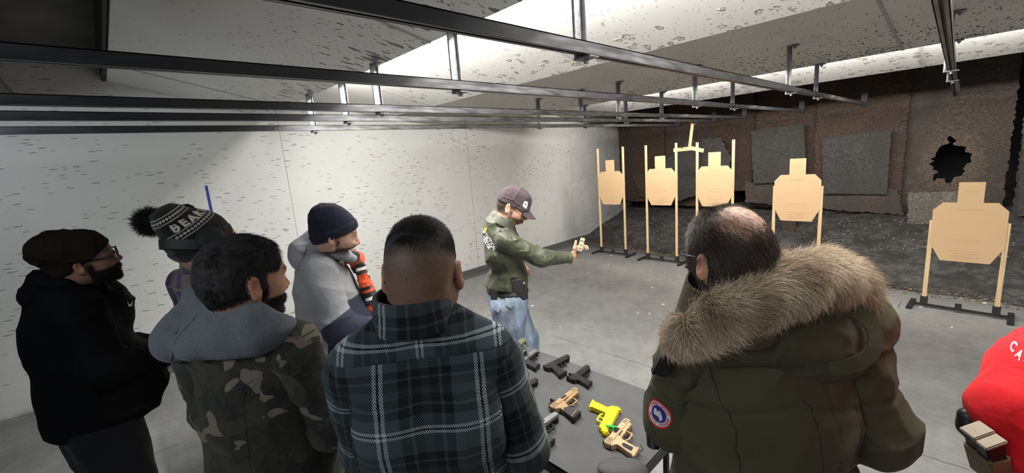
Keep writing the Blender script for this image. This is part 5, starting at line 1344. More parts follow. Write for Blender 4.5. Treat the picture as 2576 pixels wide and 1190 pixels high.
# ============ man in the navy beanie with an orange and black scarf
M_NAVYK = cloth('navy_knit', (.006, .0065, .020), weave=260, bumpw=.5, sheen=.2); M_GHTR = cloth('heather_grey_fleece', (.25, .255, .27), var=.16, weave=420, bumpw=.4, sheen=.1, fold=.22); M_NAVYC = cloth('navy_fleece', (.022, .024, .045), fold=.25)
def m_scarf():
    k = NT('striped_scarf_knit'); a = k.attr('uvp', 'Vector'); v = k.math('FRACT', k.math('DIVIDE', k.xyz(a)[0], .165)); c = k.co()
    r = k.t.nodes.new('ShaderNodeValToRGB'); r.color_ramp.interpolation = 'CONSTANT'; k.set(r.inputs[0], v); el = r.color_ramp.elements
    og, bk, wh = (.62, .075, .015, 1), (.010, .010, .012, 1), (.62, .60, .52, 1)
    st = [(0, og), (.24, bk), (.34, og), (.44, bk), (.60, wh), (.70, bk), (.82, og)]
    el[0].position = 0; el[0].color = og; el[1].position = .24; el[1].color = bk
    for p_, c_ in st[2:]: e = el.new(p_); e.color = c_
    return k.fin(r.outputs[0], .95, 0, k.bump(k.noise(c, 260, 2), .7, .003), .1, .25)
def build_scarf_man():
    base, yaw = (-2.245, .735), -20
    R, o, L = loc2w(base, yaw, .055); Rh = rotm(-24, 16, 6); s = .97; oh = at(843, 590, 2.06)
    J = joints(L, sh=.185, shz=1.44, el=[(-.26, .06, 1.17), (.255, .05, 1.155)], wr=[(-.12, .28, 1.10), (.13, .30, 1.06)])
    J['neck'] = L((0, .08, 1.52))
    reg = lambda q: sst(-q[:, 2], .055, .075)+.35
    p, b, H = figure('man looking down in navy knit beanie, grey hooded sweatshirt and orange-black striped scarf', base, yaw, Rh, oh, s, J, (.42, .25, .18), (.02, .014, .012), lambda q: beard_mask(q, .85)*np.clip(reg(q), 0, 1))
    eyes(p, Rh, oh, s)
    beard(p, H, Rh, oh, s, (.018, .013, .011), 8000, .009, region=lambda q: np.clip(reg(q), 0, 1))
    beanie(p, Rh, oh, s, M_NAVYK, rim=(.000, .62), top=(0, -.045, .080), tr=(.072, .090, .075), th=.009, cuff=.045)
    core = torso_sdf(.205, .155, 1.24, 1.44, .072, .05)
    T = disp(disp(core, wrinkle(6, .009, 62)), crease([((.06, -.14, 1.2), (.17, -.06, 1.12)), ((.0, -.16, 1.1), (.15, -.10, 1.02))], .010, .016))
    T = neck_cut(T, (0, .03, 1.50)); body = fr(T, R, o)
    chest = I(body, fr(half((0, .0, 1.262), (0, -.9, -.28)), R, o), .002) if 0 else None
    split = fr(lambda P: ((1.255-P[:, 2])+0*P[:, 0]-6*np.maximum(.02-P[:, 1], 0)).astype(f32)*1.0, R, o)
    lo, hi = L((0, 0, .84))-np.array([.36, .36, 0]), L((0, 0, 1.6))+np.array([.36, .36, 0])
    low = fr(half((0, 0, .88), (0, 0, -1)), R, o)
    grey = I(I(body, low, .01), lambda P: split(P)*.3, .002)
    navy = I(I(off(body, -.0005), low, .01), lambda P: -split(P)*.3, .002)
    jk = sculpt('hooded_sweatshirt', grey, lo, hi, .0065, M_GHTR, p)
    sculpt('navy_panel', navy, lo, hi, .0065, M_NAVYC, jk)
    for sd, nm in ((-1, 'l'), (1, 'r')):
        S0 = np.array([sd*.178, 0, 1.435]); E0 = np.linalg.inv(R)@(J['el'+nm]-o); W0 = np.linalg.inv(R)@(J['wr'+nm]-o)
        A = arm_sdf(S0, E0, W0, (.080, .074, .050), 64+sd, sd, .011); d1 = (E0-S0)/np.linalg.norm(E0-S0); cp = S0+d1*.245
        Aw = fr(I(A, half(cp, d1+np.array([0, .35, 0])), .004), R, o); Bw = fr(I(off(A, -.001), half(cp, -(d1+np.array([0, .35, 0]))), .004), R, o)
        l2, h2 = bbox([L(S0), L(E0), L(W0)], .13); sl = sculpt('sleeve', Aw, l2, h2, .0065, M_GHTR, jk); sculpt('navy_sleeve', Bw, l2, h2, .0065, M_NAVYC, jk)
    hood = U([chain([L((-.09, .16, 1.46)), L((-.115, .09, 1.51)), L((-.085, .02, 1.55)), L((.0, -.01, 1.565)), L((.085, .02, 1.55)), L((.115, .09, 1.51)), L((.09, .16, 1.45))], [.026, .030, .034, .036, .034, .030, .026], .03), fr(ell((.0, -.075, 1.495), (.13, .055, .08)), R, o)], .05)
    sculpt('hood', disp(hood, wrinkle(9, .008, 66)), L((0, 0, 1.38))-np.array([.3, .3, 0]), L((0, 0, 1.68))+np.array([.3, .3, 0]), .0058, M_GHTR, jk)
    # scarf: loop round the neck, knot and two hanging tails
    ms = m_scarf()
    def ribbon_sdf(name, pts, w, t, parent=None, u0=0):
        F = chain(pts, [w]*len(pts), .015); A = np.array(pts); sg = np.linalg.norm(np.diff(A, axis=0), axis=1); cum = np.concatenate([[0], np.cumsum(sg)])
        def uv(V):
            best = np.full(len(V), 9.0); u = np.zeros(len(V))
            for i in range(len(A)-1):
                ab = A[i+1]-A[i]; q = np.clip((V-A[i])@ab/(ab@ab), 0, 1); d = np.linalg.norm(V-A[i]-q[:, None]*ab, axis=1); m_ = d < best; best = np.where(m_, d, best); u = np.where(m_, cum[i]+q*sg[i], u)
            return np.stack([u+u0, 0*u, 0*u], 1)
        F = disp(F, wrinkle(26, .005, 9)); lo, hi = bbox(pts, w+.03); return sculpt(name, F, lo, hi, .0045, ms, parent, attrs={'uvp': uv})
    sc = ribbon_sdf('scarf', [L((.085, .035, 1.535)), L((.098, .07, 1.51)), L((.085, .11, 1.475)), L((.05, .155, 1.445))], .030, .02, p, .0)
    ribbon_sdf('scarf_knot', [L((.05, .16, 1.455)), L((.02, .185, 1.43)), L((.03, .185, 1.39))], .034, .02, sc, .12)
    ribbon_sdf('scarf_tail', [L((.045, .19, 1.40)), L((.06, .20, 1.30)), L((.075, .215, 1.20)), L((.09, .235, 1.08))], .026, .02, sc, .09)
    ribbon_sdf('scarf_tail', [L((-.005, .19, 1.39)), L((.0, .215, 1.28)), L((.015, .235, 1.18)), L((.03, .255, 1.06))], .028, .02, sc, .05)
    ribbon_sdf('scarf_loop', [L((-.085, .045, 1.53)), L((-.096, .075, 1.505)), L((-.07, .12, 1.47)), L((-.0, .17, 1.445))], .028, .02, sc, .05)
    trousers(p, J, L, R, o, cloth('black_trousers', (.010, .010, .012), fold=.3), r=(.13, .10, .08))
    shoes(p, [tuple((L((-.13, 0, 0)))[:2]), tuple((L((.13, 0, 0)))[:2])], yaw, M_SHOE, M_SOLE)
build_scarf_man()
# ============ instructor holding up a magazine, in green shirt and cap
M_GRNS = (lambda k: (lambda c: k.fin(k.mix(k.ramp(k.noise(c, 5, 3), .3, .7), (.036, .042, .022), (.050, .058, .030)), .48, 0, k.bump(k.math('ADD', k.math('MULTIPLY', k.noise(c, 500, 2), .08), k.math('MULTIPLY', k.noise(k.map(c, (1, 1, .7), rot=(.3, .4, 0)), 14, 3, .5, 1.5), 1.6)), .7, .005), .45, .1))(k.co()))(NT('olive_green_shirt'))
M_JEAN = (lambda k: (lambda c: k.fin(k.mix(k.ramp(k.noise(k.map(c, (1, 1, .4)), 9, 4), .35, .65), (.15, .21, .30), (.38, .46, .56)), .85, 0, k.bump(k.math('ADD', k.noise(c, 400, 2), k.math('MULTIPLY', k.noise(c, 14, 3, .5, 1), 4)), .5, .004), .2))(k.co()))(NT('light_blue_denim'))
M_CAP = cloth('plum_brown_twill', (.050, .036, .042), fold=.3)
M_CAPD = plain('cap_badge_white', (.75, .77, .78), .6); M_BLKL = plain('matte_black_polymer', (.012, .012, .013), .45)
def build_instructor():
    base, yaw = (-2.283, 2.08), -30
    R, o, L = loc2w(base, yaw); Rh = rotm(-58, 30, -4); s = 1.08; oh = at(1289, 522, 3.02)
    W = at(1440, 648, 3.08); E = at(1362, 650, 3.00); SH = at(1270, 606, 2.95); lw = at(1312, 668, 3.24); le = at(1262, 650, 3.34)
    J = joints(L, sh=.17, shz=1.42, el=[(0, 0, 0), (0, 0, 0)], wr=[(0, 0, 0), (0, 0, 0)])
    J['elr'], J['wrr'], J['shr'], J['wrl'], J['ell'] = E, W, SH, lw, le; J['neck'] = at(1268, 566, 3.02); J['shl'] = at(1248, 590, 3.28); J['chest'] = L((0, -.01, 1.28)); 
    # right hand upright, thumb up, holding the magazine; left hand at the belt
    hf = W+(at(1462, 622, 3.10)-W)*.0
    yv = at(1468, 605, 3.12)-at(1442, 648, 3.08); yv /= np.linalg.norm(yv); zv = at(1430, 600, 3.0)-at(1450, 620, 3.0); zv = CF*.35+CR*-.85+CU*.3; zv -= yv*(zv@yv); zv /= np.linalg.norm(zv); xv = np.cross(yv, zv)
    HR = np.stack([xv, yv, zv], 1); HF = fr(hand_sdf(-1, (.55, .65, .75, .85), None, .02), HR, W+yv*.012, 1.0)
    HF = U([HF, chain([at(1447, 641, 3.06), at(1446, 624, 3.04), at(1449, 607, 3.03)], [.017, .0125, .009], .01)], .012)
    HF = U([HF, cap(W-yv*.03, W+yv*.03, .026, .026)], .02)
    y2 = at(1330, 692, 3.14)-lw; y2 /= np.linalg.norm(y2); z2 = np.array([0, 0, 1.0])-y2*y2[2]; z2 /= np.linalg.norm(z2); x2 = np.cross(y2, z2)
    HL = fr(hand_sdf(1, (.7, .8, .85, .9), .6), np.stack([x2, y2, z2], 1), lw, .95)
    hands = [(HF, W-.16, W+.20), (HL, lw-.14, lw+.18)]
    p, b, H = figure('instructor in olive green shirt, cap and blue jeans holding up a magazine', base, yaw, Rh, oh, s, J, (.50, .29, .20), (.016, .012, .010), lambda q: np.maximum(beard_mask(q, .6), .9*sst(-q[:, 1], .0, .02)*sst(q[:, 2], -.075, -.05)*(np.abs(q[:, 0]) < .079)), hands=hands)
    eyes(p, Rh, oh, s); beard(p, H, Rh, oh, s, (.020, .015, .012), 2600, .008)
    glasses(p, Rh, oh, s, M_GFR, w=.032, h=.016, rim=.0018)
    # cap
    cr_ = U([off(head_sdf(False), .008), ell((0, .005, .085), (.074, .088, .058))], .03)
    cr_ = I(disp(cr_, wrinkle(22, .004, 81)), half((0, 0, .016), (0, .06, -1)), .004)
    capo = sculpt('cap', fr(cr_, Rh, oh, s), oh-.2, oh+.22, .0042, M_CAP, p)
    bill = I(shell(fr(cap((0, .04, -.035), (0, .15, -.075), .088, .080), np.eye(3), np.zeros(3)), .0022), half((0, .085, 0), (0, -1, -.15)), .003)
    bill = I(bill, half((0, 0, .020), (0, -.25, -1)), .003); bill = I(bill, U([ell((0, .085, .03), (.082, .095, .09))], .01), .004)
    sculpt('cap_bill', fr(bill, Rh, oh, s), oh-.2, oh+.26, .003, M_CAP, capo)
    bt = MB(); q = oh+Rh@np.array([0, .005, .146])*s; bt.tube([q-Rh[:, 2]*.004, q+Rh[:, 2]*.002, q+Rh[:, 2]*.005], [.008, .008, .004], 12); bt.build('cap_button', M_CAP, capo, smooth=True)
    cF = fr(cr_, Rh, oh, s)
    octo = [(-.018, -.011), (-.018, .011), (-.011, .020), (.011, .020), (.018, .011), (.018, -.011), (.011, -.020), (-.011, -.020)]
    bp = decal('cap_badge', poly_mesh(octo), lambda x, y: oh+Rh@(np.array([.054, .072, .066+y])+x*np.array([-.82, .57, 0]))*s, cF, M_CAPD, capo, .0012, L=.005)
    bird = [(-.009, .008), (-.003, .003), (.001, .008), (.004, .002), (.009, .001), (.004, -.003), (.005, -.009), (-.001, -.004), (-.008, -.006), (-.003, -.001)]
    decal('badge_mark', poly_mesh(bird), lambda x, y: oh+Rh@(np.array([.054, .072, .066+y])+x*np.array([-.82, .57, 0]))*s, cF, M_BLKL, capo, .0024, L=.004)
    # shirt
    A = lambda px, py, d: at(px, py, d)
    core = U([ell(L((0, .0, 1.28)), (.165, .115, .20), R), cap(at(1240, 575, 3.16), at(1268, 596, 2.98), .068), cap(at(1252, 545, 3.08), at(1262, 560, 3.06), .060), cap(at(1244, 580, 3.08), at(1256, 640, 3.06), .092, .108), ell(L((0, .015, 1.08)), (.165, .125, .13), R), ell(L((-.005, -.035, 1.01)), (.182, .158, .11), R)], .07)
    seg = [(at(1215, 640, 2.95), at(1270, 690, 2.93)), (at(1222, 660, 2.95), at(1300, 690, 2.93)), (at(1212, 610, 2.95), at(1265, 650, 2.9)), (at(1235, 690, 2.93), at(1318, 655, 2.92)), (at(1240, 560, 2.95), at(1285, 600, 2.9)), (at(1250, 545, 2.95), at(1300, 590, 2.92)), (at(1290, 600, 2.9), at(1330, 615, 2.9)), (at(1255, 620, 2.88), at(1300, 670, 2.9))]
    T = disp(disp(core, wrinkle(8, .008, 82)), crease(seg, .010, .013)); T = I(T, half(L((0, 0, .992)), R@np.array([0, -.16, -1])), .012)
    nd_ = np.array(oh)-J['neck']; nd_ /= np.linalg.norm(nd_); T = S(T, cap(J['neck']+nd_*.01, J['neck']+nd_*.16, .058, .08), .01)
    lo, hi = L((0, 0, .98))-np.array([.34, .34, 0]), L((0, 0, 1.62))+np.array([.34, .34, 0])
    sh = sculpt('green_shirt', T, lo, hi, .0065, M_GRNS, p)
    d1 = (E-SH)/np.linalg.norm(E-SH); d2 = (W-E)/np.linalg.norm(W-E)
    Ar = disp(disp(chain([SH, E, W-d2*.03], [.074, .060, .040], .04), wrinkle(11, .006, 84)), crease([(E+CU*.05-CF*.05, E-CU*.03-CF*.06+CR*.02), (E+CU*.05-CF*.05-CR*.03, E-CU*.05-CF*.06-CR*.01), (E-CR*.06+CU*.05-CF*.05, E-CR*.05-CU*.05-CF*.06), (SH+CR*.05+CU*.06-CF*.04, SH+CR*.10-CU*.02-CF*.07), (SH+CR*.07+CU*.05-CF*.04, SH+CR*.15-CU*.0-CF*.07), (E+CR*.05+CU*.04-CF*.04, E+CR*.07-CU*.04-CF*.04), (E+CR*.10+CU*.04-CF*.04, E+CR*.11-CU*.04-CF*.04)], .008, .011))
    Ar = S(Ar, cap(W-d2*.05, W+d2*.1, .030, .040), .004)
    l2, h2 = bbox([SH, E, W], .12); sculpt('sleeve', Ar, l2, h2, .0055, M_GRNS, sh)
    Al = chain([J['shl'], le, lw-(lw-le)*.08], [.068, .056, .038], .04); l2, h2 = bbox([J['shl'], le, lw], .12); sculpt('sleeve', disp(Al, wrinkle(11, .006, 85)), l2, h2, .007, M_GRNS, sh)
    nk = J['neck']+nd_*-.02; Cc = S(cap(nk, nk+nd_*.07, .080, .070), cap(nk-nd_*.1, nk+nd_*.2, .073, .056), .003); Cc = I(I(Cc, half(nk+nd_*.07, nd_), .004), half(nk+nd_*.005, -nd_), .003); Cc = I(Cc, off(half(nk+R@np.array([0, .075, 0]), R@np.array([0, 1, 0])), .0), .006)
    sculpt('collar', Cc, nk-.14, nk+.16, .0045, M_GRNS, sh)
    # arched back print
    wp = plain('white_shirt_print', (.72, .72, .70), .6)
    def line(txt, P0, P1, size, nm='back_print', mt=wp, bow=0):
        bmj = bmesh.new(); n = len(txt); a = math.atan2(P1[1]-P0[1], P1[0]-P0[0]); Ln = math.hypot(P1[0]-P0[0], P1[1]-P0[1])
        for i, ch in enumerate(txt):
            if ch == ' ': continue
            t = (i+.5)/n; me = text_mesh(ch, size, bold=.25); cx, cy = P0[0]+(P1[0]-P0[0])*t, P0[1]+(P1[1]-P0[1])*t
            for v in me.vertices:
                x, y = v.co.x*.62, v.co.y; v.co.x = cx+x*math.cos(a)+y*math.sin(a)*.9; v.co.y = cy+x*math.sin(a)-y*math.cos(a)*1.0
            bmj.from_mesh(me)
        me = bpy.data.meshes.new('x'); bmj.to_mesh(me); bmj.free()
        return decal(nm, me, lambda x, y: hit(T, x, y, 2.0, 3.6), T, mt, sh, .0018, L=3.0, it=2)
    line('TACTICAL', (1219, 590), (1247, 629), 15); line('UM', (1212, 574), (1218, 587), 12); line('STRUCTOR', (1212, 592), (1232, 626), 11)
    em = [(1218, 581), (1220, 570), (1223, 574), (1226, 569), (1225, 577), (1222, 583), (1220, 588)]
    decal('print_emblem', poly_mesh(em), lambda x, y: hit(T, x, y, 2.0, 3.6), T, plain('print_yellow', (.62, .48, .06), .6), sh, .0018, L=3.0, it=2)
    # jeans, belt, holster
    J['pelvis'] = L((0, .0, .95)); J['hipl'], J['hipr'] = L((-.085, 0, .92)), L((.085, 0, .92)); J['knl'], J['knr'] = L((-.12, .13, .50)), L((.10, -.04, .50)); J['anl'], J['anr'] = L((-.12, .15, .08)), L((.11, -.08, .08))
    jf = {}
    def ex(F): F = U([F, ell(L((-.01, -.05, .91)), (.160, .120, .15), R), cap(L((.08, -.05, .86)), L((.09, -.05, .62)), .118, .105)], .03); jf['F'] = disp(F, crease([(L((.16, -.12, .72)), L((.05, -.12, .62))), (L((.18, 0, .62)), L((.12, -.1, .54))), (L((-.05, -.14, .78)), L((.08, -.14, .84))), (L((0, -.13, .90)), L((.0, -.13, .70)), -.02, .014)], .010, .014)); return jf['F']
    jn = trousers(p, J, L, R, o, M_JEAN, r=(.115, .102, .095), name='jeans', top=1.035, h=.0075, extra=ex)
    F = jf['F']
    pk = [(1231, 766), (1234, 791), (1243, 797), (1254, 789), (1253, 763)]
    for nm, pl in (('seat_pocket', [(1238, 740), (1242, 777), (1254, 786), (1261, 778), (1259, 742)]), ('seat_pocket', [(1270, 735), (1272, 768), (1284, 776), (1297, 766), (1296, 735)])):
        decal(nm, poly_mesh([(a_, b_) for a_, b_ in pl]), lambda x, y: hit(F, x, y, 2.0, 3.8), F, M_JEAN, jn, .0075, L=6, it=2)
    bl = I(shell(off(F, .004), .0065), box(L((0, 0, 0.985)), (.4, .4, .019)), .002)
    sculpt('belt', bl, L((0, 0, .96))-np.array([.25, .25, 0]), L((0, 0, 1.05))+np.array([.25, .25, 0]), .006, M_BLKL, jn)
    hc = at(1306, 728, 2.84); HX, HZ = CR*.94+CF*.1, CU*.97+CR*-.22; HZ /= np.linalg.norm(HZ); HX -= HZ*(HX@HZ); HX /= np.linalg.norm(HX); HY = np.cross(HZ, HX)
    Mh = Matrix([[HX[i], HY[i], HZ[i], hc[i]] for i in range(3)]+[[0, 0, 0, 1]])
    m = MB(); m.prism([(-.045, .075), (.020, .070), (.050, .055), (.055, .01), (.046, -.072), (.008, -.080), (-.010, -.05), (-.045, .0)], -.017, .017, Mh); hol = m.build('holster', M_BLKL, p, bevel=.005, seg=3, smooth=True)
    m = MB(); m.prism([(-.050, .078), (-.038, .092), (-.008, .088), (.012, .072)], -.013, .013, Mh); m.build('holster_hood', M_BLKL, hol, bevel=.004, smooth=True)
    m = MB(); m.tube([Mh@Vector((.040, -.016, .036)), Mh@Vector((.040, -.021, .036))], .008, 12); m.build('holster_screw', M_BRKT, hol, smooth=True)
    gp = at(1292, 708, 2.86); m = MB(); m.bar(gp-CR*.016, gp+CR*.018, .014, .022, tuple(CU)); m.build('green_tag', plain('green_plastic', (.03, .35, .06), .5), p, bevel=.002)
    gp = at(1301, 706, 2.86); m = MB(); m.bar(gp-CR*.008, gp+CR*.008, .016, .026, tuple(CU)); m.build('white_tag', M_CAPD, p, bevel=.002)
    ph = at(1243, 744, 2.96); m = MB(); m.bar(ph-CU*.03, ph+CU*.035, .045, .010, tuple(CF)); m.build('pocket_phone', M_BLKL, p, bevel=.003)
    shoes(p, [tuple((L((-.12, .15, 0)))[:2]), tuple((L((.11, -.08, 0)))[:2])], yaw, M_SHOE, M_SOLE)
    # magazine held up
    a_, b_ = at(1457, 632, 3.02), at(1466, 599, 3.05); mz = (b_-a_)/np.linalg.norm(b_-a_)
    mx = CR-mz*(CR@mz); mx /= np.linalg.norm(mx); my = np.cross(mz, mx)
    Mm = Matrix([[mx[i], my[i], mz[i], ((a_+b_)/2)[i]] for i in range(3)]+[[0, 0, 0, 1]])
    t = empty('pistol_magazine', (0, 0, 0), label='tan pistol magazine held up in the instructor\'s hand', cat='magazine')
    m = MB(); m.prism([(-.0155, -.052), (.0155, -.052), (.017, .05), (-.014, .05)], -.013, .013, Mm); m.build('magazine_body', plain('khaki_polymer', (.30, .24, .11), .5), t, bevel=.003)
    m = MB(); m.prism([(-.012, .018), (.012, .018), (.012, .030), (-.012, .030)], -.0145, -.012, Mm); m.prism([(-.010, -.042), (.010, -.042), (.010, -.028), (-.010, -.028)], -.0145, -.012, Mm); m.prism([(-.008, -.016), (.009, -.012), (.006, .002), (-.006, -.002)], -.0138, -.012, Mm); m.build('witness_window', M_BLKL, t)
    m = MB(); m.prism([(-.018, -.060), (.018, -.060), (.018, -.052), (-.018, -.052)], -.015, .015, Mm); m.build('base_plate', M_BLKL, t, bevel=.001)
build_instructor()

# ============ person in red at the right edge
def build_red_person():
    base, yaw = (.40, 1.14), 22
    R, o, L = loc2w(base, yaw); Rh = rotm(20, 8, 0); s = 1.0
    red = cloth('red_fleece', (.56, .010, .016), fold=.3, var=.08, sheen=.1)
    SHp, E, W = at(2660, 905, .96), at(2550, 1035, .88), at(2620, 1160, .84)
    J = joints(L, sh=.18, shz=1.43, el=[(0, 0, 0), (.25, .05, 1.15)], wr=[(0, 0, 0), (.12, .28, 1.1)]); J['shl'], J['ell'], J['wrl'] = SHp, E, W
    oh = L((-.0, .04, 1.68))
    p, b, H = figure('person in red sweatshirt at right edge with tan magazine pouches on belt', base, yaw, Rh, oh, s, J, (.55, .34, .26), (.02, .015, .012), lambda q: .95*sst(q[:, 2]-.3*q[:, 1], .0, .02)*(np.abs(q[:, 0]) < .079))
    eyes(p, Rh, oh, s)
    P, N = roots(H, oh-.16, oh+.16, .006, 6000, lambda V: sst(in_frame(V, Rh, oh, s)[:, 2]-.3*in_frame(V, Rh, oh, s)[:, 1], .0, .02), 91)
    strands('hair', P, N, np.tile(Rh@np.array([0, -.6, -.8]), (6000, 1)), .018, .0006, M_HAIR, p, lambda P, r: np.full((len(P), 3), .015), seed=92)
    T = disp(torso_sdf(.20, .15, 1.25, 1.43, .072, .03), wrinkle(7, .008, 93)); T = I(T, half((0, 0, .95), (0, 0, -1)), .015); T = neck_cut(T, (0, .02, 1.50)); body = fr(T, R, o)
    sh = sculpt('red_sweatshirt', body, L((0, 0, .9))-np.array([.36, .36, 0]), L((0, 0, 1.6))+np.array([.36, .36, 0]), .0075, red, p)
    A = chain([SHp, at(2612, 955, .91), E, W], [.078, .076, .058, .055], .04); A = disp(disp(A, crease([(at(2470, 990, .80), at(2560, 1120, .74)), (at(2490, 1005, .80), at(2576, 1070, .76)), (at(2500, 930, .8), at(2520, 1010, .76)), (at(2480, 1040, .8), at(2576, 1160, .74), -.010, .012)], .012, .014)), wrinkle(10, .006, 94))
    lo, hi = bbox([SHp, E, W], .13); sculpt('sleeve', A, lo, hi, .006, red, sh)
    B = disp(chain([L((.18, 0, 1.43)), J['elr'], J['wrr']], [.074, .062, .050], .04), wrinkle(9, .006, 95)); lo, hi = bbox([J['shr'], J['elr'], J['wrr']], .12); sculpt('sleeve', B, lo, hi, .009, red, sh)
    wt = plain('white_sleeve_print', (.78, .72, .72), .6); UA = U([A, body], .01)
    for ch, (px, py), rot, sz in (('C', (2549, 872), .9, 46), ('A', (2564, 893), .9, 46), ('R', (2585, 905), .9, 46)):
        me = text_mesh(ch, sz, bold=1.2)
        for v in me.vertices:
            x, y = v.co.x*.55, v.co.y; v.co.x = px+x*math.cos(rot)+y*math.sin(rot)*.5; v.co.y = py+x*math.sin(rot)-y*math.cos(rot)
        decal('sleeve_print', me, lambda x, y: hit(A, x, y, .3, 1.3), A, wt, sh, .0012, L=6, it=2)
    # belt with magazine pouches
    tan = plain('coyote_pouch', (.16, .115, .065), .7); mg = plain('magazine_black', (.012, .011, .010), .45); mt = plain('khaki_base_plate', (.20, .15, .085), .5)
    bt = empty('pouch_belt'); bt.parent = p
    for i, (px, py, d, sx) in enumerate(((2458, 1085, .86, 1), (2488, 1110, .84, 1))):
        a_, c_ = at(px+22, py+95, d+.03), at(px, py, d); z_ = (c_-a_)/np.linalg.norm(c_-a_); x_ = CR-z_*(CR@z_); x_ /= np.linalg.norm(x_); y_ = np.cross(z_, x_)
        Mh = Matrix([[x_[k], y_[k], z_[k], c_[k]] for k in range(3)]+[[0, 0, 0, 1]])
        m = MB(); m.prism([(-.016, -.075), (.016, -.075), (.018, .0), (-.018, .0)], -.013, .013, Mh); m.build('magazine', mg, bt, bevel=.003)
        m = MB(); m.prism([(-.020, -.002), (.020, -.002), (.021, .006), (-.021, .006)], -.016, .016, Mh); m.build('magazine_base', mt, bt, bevel=.002)
        m = MB(); m.prism([(-.019, -.115), (.019, -.115), (.021, -.040), (-.021, -.034)], -.017, .017, Mh); m.build('pouch', tan, bt, bevel=.004)
    blk = chain([at(2432, 1045, .92), at(2440, 1075, .92), at(2450, 1100, .92)], [.016, .018, .012], .02); sculpt('black_pouch', blk, at(2440, 1072, .92)-.07, at(2440, 1072, .92)+.07, .005, M_BLKL, p)
    trousers(p, J, L, R, o, M_DKTR); shoes(p, [tuple((L((-.13, 0, 0)))[:2]), tuple((L((.13, 0, 0)))[:2])], yaw, M_SHOE, M_SOLE)
build_red_person()

# ============ tables and pistols
TZ = .80
M_MAT = (lambda k: (lambda c: k.fin(k.mix(k.ramp(k.noise(c, 6, 5, .6), .35, .65), (.045, .046, .047), (.062, .063, .064)), .7, 0, k.bump(k.noise(c, 300, 3), .3, .001)))(k.co()))(NT('grey_rubber_mat'))
def table(x0, x1, y0, y1, lab):
    t = empty('folding_table', ((x0+x1)/2, (y0+y1)/2, 0), label=lab, cat='table'); w_, d_ = x1-x0, y1-y0
    m = MB(); m.box((0, 0, TZ-.025), (w_, d_, .05)); m.build('tabletop', plain('table_black', (.03, .03, .031), .6), t, bevel=.006)
    m = MB(); m.box((0, 0, TZ+.002), (w_-.004, d_-.004, .004)); m.build('rubber_mat', M_MAT, t, bevel=.001)
    for sx in (-1, 1):
        for sy in (-1, 1):
            m = MB(); m.tube([(sx*(w_/2-.10), sy*(d_/2-.10), .0), (sx*(w_/2-.10), sy*(d_/2-.10), TZ-.05)], .014, 8); m.build('leg', M_BLK, t, smooth=True)
    return t
table(-3.65, -2.95, .45, .98, 'small black side table by the white wall at far left')
table(-2.90, -1.628, 1.03, 1.70, 'black matted table behind the men at the left')
table(-1.618, -.70, 1.03, 1.70, 'black matted table laid with pistols, in front of the plaid shirt')
def pistol_parts():
    "local frame: x towards the muzzle, z up along the slide top, y thickness; grip hangs down"
    P = {}
    P['slide'] = ([(-.085, .0), (-.085, .022), (-.080, .027), (.098, .027), (.103, .022), (.103, .002), (.098, .0)], .0125)
    P['frame'] = ([(-.080, -.001), (.085, -.001), (.085, -.012), (.030, -.014), (.030, -.017), (.026, -.017), (-.018, -.017), (-.026, -.024), (-.040, -.092), (-.086, -.096), (-.080, -.070), (-.070, -.040), (-.066, -.022), (-.086, -.008)], .0115)
    P['guard'] = ([(.040, -.012), (.036, -.038), (.028, -.044), (-.010, -.044), (-.020, -.036), (-.0215, -.028), (-.017, -.030), (-.010, -.038), (.026, -.038), (.030, -.034), (.034, -.012)], .0045)
    return P
